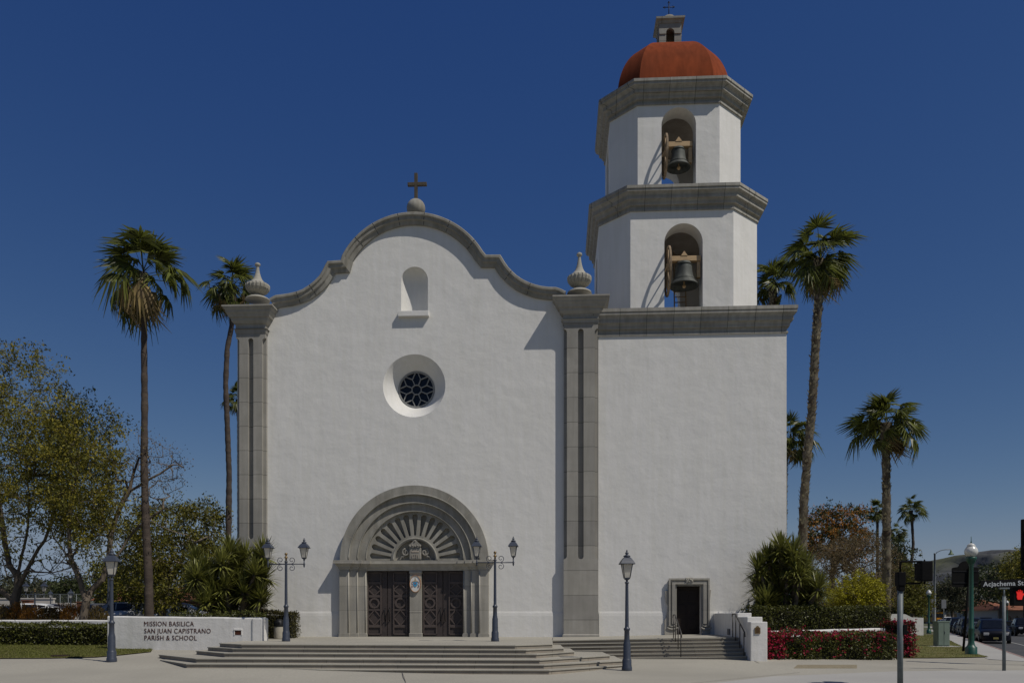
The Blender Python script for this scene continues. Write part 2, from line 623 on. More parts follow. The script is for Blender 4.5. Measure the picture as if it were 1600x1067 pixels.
# gable coping
mb = MB()
mb.sweep([tuple(q) for q in gable], [(0.0, 1.15), (0.0, -0.30), (0.035, -0.335), (0.13, -0.335), (0.17, -0.27), (0.30, -0.25), (0.34, -0.17), (0.50, -0.115), (0.50, 0.02), (0.25, 0.02), (0.25, 1.15)],
         False, lambda a, b, h: (a, YF + h, b))
mb.cur = 1                                  # narrow joints across the coping
for fx in (559, 586, 626, 668, 708, 742, 466, 489, 798, 829):
    i = min(range(len(gable)), key=lambda k: abs(gable[k].x - X_(fx)))
    d = (gable[min(i + 1, len(gable) - 1)] - gable[i - 1]).normalized()
    nn = Vector((d.y, -d.x))
    for (o0, y0, o1, y1) in ((0.02, -0.337, 0.13, -0.337), (0.17, -0.275, 0.31, -0.253), (0.34, -0.175, 0.5, -0.12)):
        p0, p1 = gable[i] + nn * o0, gable[i] + nn * o1
        w = d * 0.012
        mb.add([(p0.x - w.x, YF + y0 - .003, p0.y - w.y), (p0.x + w.x, YF + y0 - .003, p0.y + w.y), (p1.x + w.x, YF + y1 - .003, p1.y + w.y), (p1.x - w.x, YF + y1 - .003, p1.y - w.y)], [(0, 1, 2, 3)])
mb.cur = 0
fix_normals(mb.build('gable_coping', M_stone_g, church, False, [M_iron]))

# cross on its stone ball
bx_, bz_ = XZ(650, 326, YF + 0.35)
mb = MB()
br = 14.6 / ppm
mb.lathe([(0.0, -br)] + [(br * math.cos(R(a)), br * math.sin(R(a))) for a in range(-80, 81, 10)] + [(0.0, br)], (bx_, YF + 0.35, bz_), 28)
ball = mb.build('stone_ball', M_stone_g, church)
mb = MB()
mb.bbox((bx_ - 0.075, YF + 0.28, bz_ + br - 0.05), (bx_ + 0.075, YF + 0.43, Z_(650, 265)), 0.012)
mb.bbox((X_(635), YF + 0.275, Z_(650, 285)), (X_(665), YF + 0.425, Z_(650, 279.8)), 0.012)
mb.build('cross', M_cross, church)

# ---- the two grooved piers
def pier(x0p, x1p, capl, capr, ytop, ycapb, yshaftb, ybase, nm, sidegroove):
    yp = YF - 0.33
    x0, x1 = X_(x0p, yp), X_(x1p, yp)
    zt, zc = Z_((x0p + x1p) / 2, ytop, yp - .5), Z_((x0p + x1p) / 2, ycapb, yp)
    w = x1 - x0
    gw = 0.25
    zg1, zg0 = zc - 0.22, Z_((x0p + x1p) / 2, yshaftb, yp)
    cx = (x0 + x1) / 2
    m = MB()
    m.box((x0 + 0.012, yp + 0.17, ZP - 0.3), (x1 - 0.012, YF + 0.4, zc))
    r = gw / 2
    hole = arc(cx, zg1 - r, r, 0, 180, 10) + arc(cx, zg0 + r, r, 180, 360, 10)
    e = 0.15                                      # width of the groove cut through each corner
    left = [(x0, ZP - 0.3), (x0, zg0)] + [(x0 + e * math.sin(R(a)), zg0 + e - e * math.cos(R(a))) for a in range(15, 91, 15)] + \
           [(x0 + e * math.sin(R(a)), zg1 - e + e * math.cos(R(180 - a) + math.pi)) for a in range(90, 14, -15)] + [(x0, zg1), (x0, zc)]
    right = [(2 * cx - a, b) for a, b in reversed(left)]
    m.plate([left + right, hole], yp, yp + 0.168)
    o = m.build('pier', M_stone, church)
    # capital
    m = MB()
    pth = [(x0, YF + 0.9), (x0, yp), (x1, yp), (x1, YF + 0.9)]
    pth = [(x0, yp), (x1, yp), (x1, YF + 0.9), (x0, YF + 0.9)]
    H = zt - zc
    prof = [(-0.05, -H), (0.02, -H), (0.04, -H + .08), (0.05, -H + .16), (0.10, -H + .2), (0.02, -H + .21), (0.02, -H + .42), (0.08, -H + .44), (0.17, -H + .56), (0.19, -H + .68), (0.26, -H + .70), (0.30, -H + .80), (0.37, -H + .90), (0.385, -0.2), (0.45, -0.13), (0.47, -0.075), (0.50, -0.07), (0.50, 0.0), (-0.3, 0.03)]
    m.sweep(pth, [(o_, zt + h) for o_, h in prof], True, lambda a, b, h: (a, b, h))
    n0 = len(m.v)
    m.box((x0 + 0.02, yp + 0.02, zt - 0.3), (x1 - 0.02, YF + 0.88, zt + 0.032))
    c = fix_normals(m.build('capital', M_stone, o))
    # base moulding
    m = MB()
    zb = Z_((x0p + x1p) / 2, ybase - 5, yp)
    m.sweep(pth, [(-0.05, ZP - .3), (0.05, ZP - .3), (0.05, zb - 0.05), (0.0, zb), (-0.05, zb)], True, lambda a, b, h: (a, b, h))
    fix_normals(m.build('base', M_stone, o))
    return cx, zt
pl = pier(369.0, 414.5, 350, 430, 475.3, 521, 842, 990, 'l', True)
prr = pier(880.6, 934.6, 864, 951, 460, 506, 873, 995, 'r', True)
M_urn = mat('carved_urn_stone', (0.33, 0.315, 0.27), 0.9, 0.12, 4, bump=0.002, bs=50)
def urn(px, Y, ytop, ybot, wpx):
    base = P(px, ybot, Y)
    H = Z_(px, ytop, Y) - base.z
    r = wpx / 2 / SCL(base)
    prof = [(0, 0), (1.0, 0.0), (0.95, .03), (0.76, .065), (0.50, .09), (0.36, .115), (0.34, .15), (0.52, .175), (0.78, .22), (0.95, .29), (1.0, .36), (0.97, .40), (0.90, .415), (0.74, .44), (0.55, .485), (0.40, .54), (0.29, .61), (0.205, .70), (0.145, .80), (0.115, .89), (0.13, .905), (0.20, .92), (0.235, .945), (0.20, .98), (0.10, 1.0), (0.0, 1.0)]
    m = MB()
    n = 72
    vs_, fs = [], []
    for i, (pr_, pz) in enumerate(prof):
        for k in range(n):
            a = 2 * math.pi * k / n
            rr = pr_ * r
            if 0.17 < pz < 0.415:
                g = abs((k % 4) - 2) / 2.0
                rr *= 1.0 - (0.09 if k % 4 == 0 else 0.0)
            vs_.append((base.x + rr * math.cos(a), Y + rr * math.sin(a), base.z + pz * H))
    for i in range(len(prof) - 1):
        for k in range(n):
            fs.append((i * n + k, i * n + (k + 1) % n, (i + 1) * n + (k + 1) % n, (i + 1) * n + k))
    m.add(vs_, fs, False)
    return m.build('urn_finial', M_urn, church)
urn(402.6, YF + 0.25, 411, 469.5, 38)
urn(905.3, YF + 0.25, 395, 459, 38.5)

# ---- portal: three stepped orders
yk = [YF - 0.30, YF - 0.18, YF - 0.06]
ro_ = [116, 101, 88]
ri_ = [101.5, 88.5, 76]
zent1 = Z_(648, 875.5)
zent0 = Z_(648, 890.8)
mb = MB()
for k in range(3):
    o = arc(pcx, pcz, pr(ro_[k]) + (0.0 if k == 0 else 0.35), 0, 180, 56)
    i_ = arc(pcx, pcz, pr(ri_[k]), 180, 0, 56)
    mb.plate([o + i_], yk[k], YF + 0.35 + 0.01 * k)
    pts = [(x, yk[k] + 0.012, z) for x, z in arc(pcx, pcz, pr(ri_[k]) + 0.03, 0, 180, 48)]
    mb.tube(pts, 0.036, 6)
mb.cur = 1
for a in (20, 40, 60, 75, 105, 120, 140, 160):
    for k in range(3):
        r0, r1 = pr(ri_[k]) + .05, pr(ro_[k])
        d = Vector((math.cos(R(a)), math.sin(R(a))))
        nn = Vector((-d.y, d.x)) * 0.008
        mb.add([(pcx + d.x * r + s * nn.x, yk[k] - 0.002, pcz + d.y * r + s * nn.y) for r, s in ((r0, -1), (r0, 1), (r1, 1), (r1, -1))], [(0, 1, 2, 3)])
mb.cur = 0
fix_normals(mb.build('portal_arch', M_stone_g, church, False, [M_inner]))
jx = [(pcx - pr(116.5), pcx - pr(101.5)), (pcx - pr(101.5), pcx - pr(88.5)), (pcx - pr(88.5), pcx - pr(76.3))]
mb = MB()
zb = ZP + 0.17
for s in (-1, 1):
    mb = MB()
    for k, (a, b) in enumerate(jx):
        a, b = a - pcx, b - pcx
        aa, bb = sorted((pcx - s * a, pcx - s * b))
        ex0 = 0.0 if k == 0 else 0.3
        if s == -1:
            aa, bb = (pcx + a - ex0, pcx + b)
        else:
            aa, bb = (pcx - b, pcx - a + ex0)
        mb.box((aa, yk[k], ZP - .2), (bb, YF + 0.36 + 0.01 * k, zent0 - 0.01 - 0.004 * k))
        mb.plate([[(aa - .03, ZP - .2), (bb + .03, ZP - .2), (bb + .03, zb - .07), (bb, zb), (aa, zb), (aa - .03, zb - .07)]], yk[k] - 0.035, yk[k] + 0.2)
        edge = bb if s == -1 else aa
        mb.tube([(edge - s * -0.03 if s == -1 else edge + 0.03, yk[k] + 0.01, zb), (edge - 0.03 if s == -1 else edge + 0.03, yk[k] + 0.01, zent0 - .05)], 0.034, 6)
    fix_normals(mb.build('portal_jamb', M_stone_pl, church))
# centre post
mb = MB()
cx0, cx1 = X_(640.2), X_(658.4)
mb.box((cx0, YF + 0.02, ZP - .2), (cx1, YF + 0.55, zent0 - 0.03))
mb.bbox((cx0 - .03, YF - 0.02, ZP - .1), (cx1 + .03, YF + 0.5, zb), 0.02)
mb.bbox((cx0 - .02, YF - 0.03, zent0 - 0.14), (cx1 + .02, YF + 0.5, zent0 - 0.025), 0.02)
zmid = Z_(648, 955.5)
mb.bbox((cx0 - .005, YF + 0.01, zmid - .03), (cx1 + .005, YF + 0.3, zmid + .03), 0.006)
fix_normals(mb.build('centre_post', M_stone_pl, church))
# entablature, broken forward over each order
mb = MB()
H = zent1 - zent0
def ent(x0, x1, yf, k, lip):
    pth = [(x0, yf), (x1, yf), (x1, YF + 0.5 - k * 0.003), (x0, YF + 0.5 - k * 0.003)]
    pf = [(-0.04, 0), (0.01, 0), (0.015, .14 * H), (0.05, .2 * H), (0.06, .34 * H), (lip * .75, .62 * H), (lip * .8, .66 * H), (lip, .68 * H), (lip, H), (-0.04, H)]
    mb.sweep(pth, [(o, zent0 + h - 0.003 * k) for o, h in pf], True, lambda a, b, h: (a, b, h))
    mb.box((x0 + .005, yf + .01, zent0 + 0.02), (x1 - .005, YF + 0.49 - k * 0.003, zent0 + H - 0.006 - 0.003 * k))
hw = [116.5, 101.5, 88.5, 76.3]
for k in range(3):
    for s in (-1, 1):
        a, b = sorted((pcx + s * pr(hw[k]), pcx + s * pr(hw[k + 1])))
        ent(a, b, yk[k], k + (0.5 if s > 0 else 0), 0.24)
ent(pcx - pr(78), pcx + pr(78), YF + 0.0, 4, 0.20)
fix_normals(mb.build('entablature', M_stone_pl, church))

# tympanum: fan of fluted rays round a half-round recess
yt = YF + 0.06
rt_in, rt_ring = pr(32), pr(37)
mb = MB()
outer = [(pcx - pr(79), zent1 - .05), (pcx + pr(79), zent1 - .05)] + arc(pcx, pcz, pr(79), 0, 180, 48)
holes = []
for k in range(15):
    a = 6 + 12 * k
    d = Vector((math.cos(R(a)), math.sin(R(a))))
    nn = Vector((-d.y, d.x))
    c = Vector((pcx, pcz + 0.03))
    r0, r1, w0, w1 = pr(38.5), pr(67.5), pr(1.6), pr(4.4)
    hp = [c + d * r0 - nn * w0]
    hp += [c + d * (r1 + w1 * math.sin(R(b))) - nn * (w1 * math.cos(R(b))) for b in range(0, 181, 22)]
    hp += [c + d * r0 + nn * w0]
    holes.append([tuple(q) for q in hp])
holes.append([(pcx + rt_in, zent1 + .02), (pcx - rt_in, zent1 + .02)][::-1] + arc(pcx, pcz + .02, rt_in, 1, 179, 28))
mb.plate([outer] + holes, yt, yt + 0.22)
mb.plate([arc(pcx, pcz, rt_ring, 0, 180, 32) + arc(pcx, pcz, rt_in, 180, 0, 32)], yt - 0.05, yt + 0.1)
mb.tube([(x, yt - 0.04, z) for x, z in arc(pcx, pcz, (rt_in + rt_ring) / 2, 0, 180, 32)], 0.05, 6)
tym = fix_normals(mb.build('tympanum', M_stone_g, church))
mb = MB()
mb.plate([[(pcx - pr(82), zent1 - .04), (pcx + pr(82), zent1 - .04)] + arc(pcx, pcz, pr(82), 0, 180, 40)], yt + 0.22, yt + 0.36)
mb.build('backing', M_stone_pl, tym)
# carved cartouche: crown, scrolls, tablet
M_carve = mat('carved_cartouche_stone', (0.25, 0.235, 0.205), 0.9, 0.2, 8)
mb = MB()
def q_(px, py):
    return XZ(px, py, yt)
tx0, tz0 = q_(639.5, 874)
tx1, tz1 = q_(658, 855)
mb.bbox((tx0, yt - 0.03, tz0), (tx1, yt + 0.16, tz1), 0.05)
cxx = (tx0 + tx1) / 2
cr = [(tx0 + .04, tz1), (tx0 - .02, tz1 + .12), (tx0 + .10, tz1 + .2), (cxx - .06, tz1 + .34), (cxx, tz1 + .42), (cxx + .06, tz1 + .34), (tx1 - .10, tz1 + .2), (tx1 + .02, tz1 + .12), (tx1 - .04, tz1)]
mb.plate([cr], yt - 0.06, yt + 0.16)
for i in range(5):
    mb.lathe([(0, -.045), (.04, -.02), (.045, 0), (.04, .02), (0, .045)], (tx0 + .04 + i * (tx1 - tx0 - .08) / 4, yt - .07, tz1 + .06 + 0.03 * (i % 2)), 8)
mb.lathe([(0, -.05), (.04, -.02), (.05, 0), (.04, .02), (0, .05)], (cxx, yt - .06, tz1 + .30), 8)
for s in (-1, 1):
    pts = []
    for i in range(26):
        t = i / 25
        rr = 0.17 * (1 - 0.75 * t)
        an = R(90 + 520 * t) if s < 0 else R(90 - 520 * t)
        pts.append((cxx + s * (0.47 - .05 * t) + rr * math.cos(an), yt + 0.06, tz0 + .34 + rr * math.sin(an)))
    mb.tube(pts, 0.045, 6)
    pts = [(cxx + s * (.45 + .30 * i / 12), yt + 0.08, tz0 + .30 - .27 * (i / 12) ** .8 + .04 * math.sin(i)) for i in range(13)]
    mb.tube(pts, [0.06 - .0025 * i for i in range(13)], 6)
car = fix_normals(mb.build('cartouche', M_carve, tym))

FONT = None
def text_mesh(txt, size, depth, wscale=1.0, align='LEFT', spacing=1.0, bold=0.0):
    c = bpy.data.curves.new('lettering', 'FONT')
    c.body = txt
    c.size = size
    c.extrude = depth / 2
    c.offset = bold
    c.align_x = align
    c.space_character = spacing
    c.resolution_u = 3
    o = bpy.data.objects.new('lettering', c)
    COL.objects.link(o)
    dg = bpy.context.evaluated_depsgraph_get()
    dg.update()
    me = bpy.data.meshes.new_from_object(o.evaluated_get(dg))
    vs_ = [(v.co.x * wscale, -v.co.z, v.co.y) for v in me.vertices]
    fs = [tuple(p.vertices) for p in me.polygons]
    bpy.data.objects.remove(o)
    bpy.data.meshes.remove(me)
    return vs_, fs
def put_text(m, txt, size, depth, at, wscale=1.0, align='LEFT', spacing=1.0, bold=0.0):
    v, f = text_mesh(txt, size, depth, wscale, align, spacing, bold)
    m.add([(a + at[0], b + at[1], c + at[2]) for a, b, c in v], f)
mb = MB()
put_text(mb, '1731', 0.19, 0.03, (cxx, yt - 0.04, tz0 + .10), 1.0, 'CENTER')
mb.bbox((tx0 + .10, yt - .05, tz0 + .33), (tx1 - .10, yt, tz0 + .41), .02)
mb.build('lettering', M_inner, car)

# ---- four bronze door leaves
yd = YF + 0.24
dz0, dz1 = ZP + 0.015, zent0 + 0.02
def leaf(px0, px1, hand):
    x0, x1 = X_(px0, yd), X_(px1, yd)
    w = x1 - x0
    m = MB()
    m.box((x0 + .012, yd, dz0), (x1 - .012, yd + 0.08, dz1))
    o = m.build('door', M_door, church)
    m = MB()
    H = dz1 - dz0
    st = 0.13 * w
    a0, a1 = x0 + st * 1.3, x1 - st * 1.3
    if hand > 0:
        a0, a1 = x0 + st * 1.0, x1 - st * 2.2
    else:
        a0, a1 = x0 + st * 2.2, x1 - st * 1.0
    z = [dz0 + H * t for t in (0.035, 0.05, 0.145, 0.165, 0.395, 0.41, 0.60, 0.615, 0.80, 0.815, 0.965)]
    t_ = 0.032
    def strip(p, q, wd_=t_, y=0.05):
        d = Vector((q[0] - p[0], q[1] - p[1])).normalized()
        nn = Vector((-d.y, d.x)) * wd_
        m.plate([[(p[0] - nn.x, p[1] - nn.y), (q[0] - nn.x, q[1] - nn.y), (q[0] + nn.x, q[1] + nn.y), (p[0] + nn.x, p[1] + nn.y)]], yd - y - 0.004 * random.random(), yd + 0.02)
    for zz in (z[0], z[2], z[3], z[4] + .02, z[6], z[7], z[8], z[9], z[10]):
        strip((a0, zz), (a1, zz))
    for xx in (a0, a1):
        strip((xx, z[0]), (xx, z[10]), 0.028, 0.058)
    xm = (a0 + a1) / 2
    for (lo, hi) in ((z[3], z[4] + .02), (z[7], z[8])):
        zm = (lo + hi) / 2
        for p, q in (((xm, lo), (a1, zm)), ((a1, zm), (xm, hi)), ((xm, hi), (a0, zm)), ((a0, zm), (xm, lo))):
            strip(p, q, 0.026, 0.045)
    zm = (z[4] + z[6]) / 2 + .02
    rr = (a1 - a0) * 0.33
    m.plate([arc(xm, zm, rr + .05, 0, 360, 28)[:-1], arc(xm, zm, rr - .03, 360, 0, 28)[:-1]], yd - 0.065, yd + 0.02)
    for p, q in (((xm, zm + rr), (xm, z[6])), ((xm, zm - rr), (xm, z[4])), ((a0, zm), (xm - rr, zm)), ((a1, zm), (xm + rr, zm))):
        strip(p, q, 0.03, 0.047)
    fix_normals(m.build('panel_moulding', mat('lighter_bronze_moulding', (0.080, 0.063, 0.057), 0.55, 0.2, 6), o))  # moulding in a lighter bronze than the door leaf
    m = MB()
    hx = x1 - st * 0.75 if hand > 0 else x0 + st * 0.75
    m.tube([(hx, yd - 0.02, dz0 + .72), (hx, yd - 0.12, dz0 + .8), (hx, yd - 0.13, dz0 + 1.0), (hx, yd - 0.12, dz0 + 1.25), (hx, yd - 0.02, dz0 + 1.32)], 0.025, 6)
    m.build('handle', M_iron, o)
leaf(571.0, 605.2, 1)
leaf(605.4, 640.6, -1)
leaf(658.0, 692.0, 1)
leaf(692.2, 727.4, -1)

# ---- nave behind the front
mb = MB()
zn = P(371, 560, YF).z
mb.box((xl + 0.3, YF + 1.02, 0.0), (xr - 0.3, YF + 42, zn))
mb.add([(xl, YF + 1.03, zn), (xr, YF + 1.03, zn), (xr, YF + 42, zn), (xl, YF + 42, zn), ((xl + xr) / 2, YF + 1.03, zn + 3), ((xl + xr) / 2, YF + 42, zn + 3)],
       [(0, 1, 4), (1, 2, 5, 4), (2, 3, 5), (3, 0, 4, 5)])
mb.build('nave', M_stucco, church)

# ---- oval coat of arms on the centre post (hangs there: a thing of its own)
shx, shz = XZ(649.0, 911.5, YF - .05)
arms = thing('coat_of_arms', 'oval white coat of arms with blue shield hanging between the church doors', 'plaque', (shx, YF + 0.01, shz))
def ell(rx, rz, n=36, cx=0.0, cz=0.0):
    return [(shx + cx + rx * math.cos(2 * math.pi * k / n), shz + cz + rz * math.sin(2 * math.pi * k / n)) for k in range(n)]
mb = MB(); mb.plate([ell(0.265, 0.395), list(reversed(ell(0.243, 0.373)))], YF - 0.075, YF + 0.01)
mb.build('rim', mat('orange_gilt_rim', (0.40, 0.22, 0.11), 0.6, 0.25, 12), arms)
mb = MB(); mb.plate([ell(0.25, 0.38)], YF - 0.05, YF + 0.01)
mb.build('field', mat('white_enamel', (0.62, 0.61, 0.58), 0.5, 0.04, 4), arms)
mb = MB()
mb.plate([[(shx - .1, shz + .06), (shx - .1, shz - .03), (shx - .07, shz - .10), (shx, shz - .15), (shx + .07, shz - .10), (shx + .1, shz - .03), (shx + .1, shz + .06), (shx, shz + .075)]], YF - 0.07, YF - 0.04)
sh = mb.build('shield', mat('blue_enamel', (0.06, 0.28, 0.48), 0.5, 0.08, 6), arms)
mb = MB(); mb.plate([ell(0.035, 0.03, 10, 0.0, .01)], YF - 0.08, YF - 0.06)
mb.build('charge', mat('dark_red_enamel', (0.28, 0.07, 0.05), 0.5, 0.1, 6), sh)
mb = MB()
mb.plate([[(shx - .05, shz + .10), (shx + .05, shz + .10), (shx + .055, shz + .16), (shx, shz + .25), (shx - .055, shz + .16)]], YF - 0.068, YF - 0.04)
mb.bbox((shx - .008, YF - .066, shz + .24), (shx + .008, YF - .045, shz + .31), .003)
mb.build('mitre', mat('pale_gold_enamel', (0.40, 0.33, 0.22), 0.5, 0.2, 12), arms)
mb = MB()
for s in (-1, 1):
    mb.tube([(shx + s * .06, YF - .06, shz + .11), (shx + s * .15, YF - .06, shz + .10), (shx + s * .17, YF - .06, shz + .03), (shx + s * .13, YF - .06, shz - .02), (shx + s * .17, YF - .06, shz - .09), (shx + s * .13, YF - .06, shz - .16)], 0.011, 6)
    for k in range(3):
        mb.lathe([(0, -.02), (.018, 0), (0, .02)], (shx + s * (.13 + .02 * k), YF - .06, shz - .12 - .05 * (k % 2)), 6)
mb.build('tassel', mat('dark_red_cord', (0.30, 0.16, 0.12), 0.6, 0.2, 10), arms)

# ================================================================== BELL TOWER
tower = thing('bell_tower', 'white stepped bell tower with grey cornices and a terracotta red dome', 'bell tower', (X_(1065), 43.48, ZP))
tx0, tx1 = X_(934.8), X_(1229)
ztb = Z_(1090, 478.5, YF - .46)            # top of the base cornice
dxs = (X_(1056.8), X_(1095.5))
dzt = Z_(1076, 914.8)
TB = YF + 9.9
mb = MB()
mb.plate([[(tx0, ZP - .7), (tx1, ZP - .7), (tx1, ztb - .08), (tx0, ztb - .08)], [(dxs[0], ZP - .4), (dxs[1], ZP - .4), (dxs[1], dzt), (dxs[0], dzt)]], YF, YF + 0.8)
mb.box((X_(900), YF + 0.803, ZP - .7), (tx1 - .003, TB, ztb - .085))
base = mb.build('base_block', M_stucco, tower)
zpl2 = Z_(1000, 957.5)
for a, b in ((936, 1040), (1109, 1229.3)):
    mb = MB()
    mb.sweep([(X_(a), YF), (X_(b), YF)], [(-0.02, ZP - .3), (0.026, ZP - .3), (0.026, zpl2 - 0.12), (0.018, zpl2 + 0.0), (-0.01, zpl2 + .14)], False, lambda a_, b_, h: (a_, b_, h))
    fix_normals(mb.build('plinth_band', M_stucco, tower))
CPROF = lambda ov, H: [(-0.05, -H), (0.14 * ov, -H), (0.14 * ov, -0.92 * H), (0.02 * ov, -0.91 * H), (0.03 * ov, -0.77 * H), (0.28 * ov, -0.745 * H), (0.30 * ov, -0.67 * H), (0.26 * ov, -0.66 * H), (0.36 * ov, -0.55 * H), (0.60 * ov, -0.53 * H), (0.61 * ov, -0.43 * H), (0.56 * ov, -0.42 * H), (0.64 * ov, -0.33 * H), (0.80 * ov, -0.27 * H), (0.92 * ov, -0.25 * H), (0.93 * ov, -0.155 * H), (0.90 * ov, -0.15 * H), (1.0 * ov, -0.13 * H), (1.0 * ov, 0.0), (-0.6, 0.02)]
def cornice(m, pth, zt, ov, H):
    m.sweep(pth, [(o, zt + h) for o, h in CPROF(ov, H)], True, lambda a, b, h: (a, b, h))
    m.prism([(p[0], p[1]) for p in offset_path_closed(pth, -0.1)], zt - 0.25, zt + 0.012)
def offset_path_closed(pts, d):
    pts = [Vector(p) for p in pts]
    out = []
    n = len(pts)
    for i in range(n):
        d0 = (pts[i] - pts[i - 1]).normalized()
        d1 = (pts[(i + 1) % n] - pts[i]).normalized()
        n0, n1 = Vector((d0.y, -d0.x)), Vector((d1.y, -d1.x))
        m = n0 + n1
        m = m / max(m.dot(n0), 0.3)
        out.append(tuple(pts[i] + m * d))
    return out
mb = MB()
cornice(mb, [(X_(905), YF), (tx1, YF), (tx1, TB), (X_(905), TB)], ztb, 0.41, 1.14)
fix_normals(mb.build('base_cornice', M_stone_c, tower))

TCX, TCY = X_(1065, 39.3), 43.2
def tier(zb, zt, cxp0, cxp1, Y, c, ax0, ax1, aytop, T):
    x0, x1 = X_(cxp0, Y), X_(cxp1, Y)
    cx = (x0 + x1) / 2
    hf = (x1 - x0) / 2
    A = hf + c
    cy = Y + A
    a0, a1 = X_(ax0, Y), X_(ax1, Y)
    r = (a1 - a0) / 2
    acx = (a0 + a1) / 2 - cx
    az = Z_((ax0 + ax1) / 2, aytop, Y) - r
    m = MB()
    def panel(rot, acx_):
        pm = MB()
        hole = [(acx_ - r, zb + 0.06), (acx_ + r, zb + 0.06)] + arc(acx_, az, r, 0, 180, 24)
        pm.plate([[(-hf, zb - .3), (hf, zb - .3), (hf, zt), (-hf, zt)], hole], -A, -A + T)
        cs_, sn_ = math.cos(rot), math.sin(rot)
        m.add([(cx + x * cs_ - y * sn_, cy + x * sn_ + y * cs_, z) for x, y, z in pm.v], pm.f)
    for k in range(4):
        panel(k * math.pi / 2, acx if k == 0 else 0.0)
        cs_, sn_ = math.cos(k * math.pi / 2), math.sin(k * math.pi / 2)
        pg = [(-hf, -A), (-hf, -A + T), (-A + T, -hf), (-A, -hf)]
        m.prism([(cx + x * cs_ - y * sn_, cy + x * sn_ + y * cs_) for x, y in pg], zb - .3, zt)
    plan = [(-hf, -A), (hf, -A), (A, -hf), (A, hf), (hf, A), (-hf, A), (-A, hf), (-A, -hf)]
    plan = [(cx + x, cy + y) for x, y in plan]
    return m, plan, (cx, cy, hf, A, cx + acx, az, r)
z1t = Z_(1065, 285.5, 38.73)
z2t = Z_(1062, 117, 39.3)
m1, plan1, I1 = tier(ztb, z1t - 0.05, 985, 1146, 39.3, 1.41, 1038, 1098, 349, 0.95)
t1 = m1.build('lower_belfry', M_stucco, tower)
m2, plan2, I2 = tier(z1t, z2t - 0.05, 996.4, 1124.3, 40.0, 1.25, 1033.6, 1087.5, 168, 0.9)
t2 = m2.build('upper_belfry', M_stucco, tower)
mb = MB(); cornice(mb, plan1, z1t, 0.48, 1.02)
fix_normals(mb.build('lower_cornice', M_stone_c, tower))
mb = MB(); cornice(mb, plan2, z2t, 0.55, 0.98)
fix_normals(mb.build('upper_cornice', M_stone_c, tower))
# belfry floors, inner ceilings and the dark plaster inside
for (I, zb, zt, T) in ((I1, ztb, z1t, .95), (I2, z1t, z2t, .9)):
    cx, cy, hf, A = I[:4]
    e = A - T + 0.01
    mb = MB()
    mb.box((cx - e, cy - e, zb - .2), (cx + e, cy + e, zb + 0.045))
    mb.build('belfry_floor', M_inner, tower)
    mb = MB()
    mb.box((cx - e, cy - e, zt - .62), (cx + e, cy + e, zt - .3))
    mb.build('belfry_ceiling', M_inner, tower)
mb = MB()                                    # ladder seen in the lower opening
cx, cy, hf, A = I1[:4]
lx0, lx1, ly = X_(1053, 44.5), X_(1071, 44.5), 44.6
for x in (lx0, lx1):
    mb.tube([(x, ly - .5, ztb + .05), (x, ly, z1t - .65)], 0.035, 5)
for i in range(18):
    t = (i + .5) / 18
    mb.tube([(lx0, ly - .5 + .5 * t, ztb + .05 + t * (z1t - ztb - .7)), (lx1, ly - .5 + .5 * t, ztb + .05 + t * (z1t - ztb - .7))], 0.028, 5)
mb.build('ladder', M_timber, tower)

# dome: eight-sided cloister vault
mb = MB()
dcx, dcy = X_(1054.5, 41.0), 43.22
dhf, dA, dH = 1.78, 2.78, 3.60
lv = 18
dv, df = [], []
for i in range(lv + 1):
    t = (i / lv)
    z = dH * math.sin(t * math.pi / 2) ** 0.92
    s = max(0.0, math.cos(t * math.pi / 2)) ** 0.86
    s = max(s, 0.02)
    h, a = dhf * s, dA * s
    for x, y in ((-h, -a), (h, -a), (a, -h), (a, h), (h, a), (-h, a), (-a, h), (-a, -h)):
        dv.append((dcx + x, dcy + y, z2t + 0.02 + z))
for i in range(lv):
    for k in range(8):
        df.append((i * 8 + k, i * 8 + (k + 1) % 8, (i + 1) * 8 + (k + 1) % 8, (i + 1) * 8 + k))
df.append(tuple(lv * 8 + k for k in range(8)))
# split per facet so that the ridges stay crisp while each facet shades smoothly
me_v, me_f = [], []
for k in range(8):
    b0 = len(me_v)
    for i in range(lv + 1):
        me_v += [dv[i * 8 + k], dv[i * 8 + (k + 1) % 8]]
    for i in range(lv):
        me_f.append((b0 + 2 * i, b0 + 2 * i + 1, b0 + 2 * i + 3, b0 + 2 * i + 2))
mb.add(me_v, me_f, True)
dome = mb.build('dome', M_terra, tower)
mb = MB()
mb.prism([(dcx + x * 1.05, dcy + y * 1.05) for x, y in ((-dhf, -dA), (dhf, -dA), (dA, -dhf), (dA, dhf), (dhf, dA), (-dhf, dA), (-dA, dhf), (-dA, -dhf))], z2t + 0.013, z2t + 0.12)
mb.build('dome_curb', M_stone_c, tower)

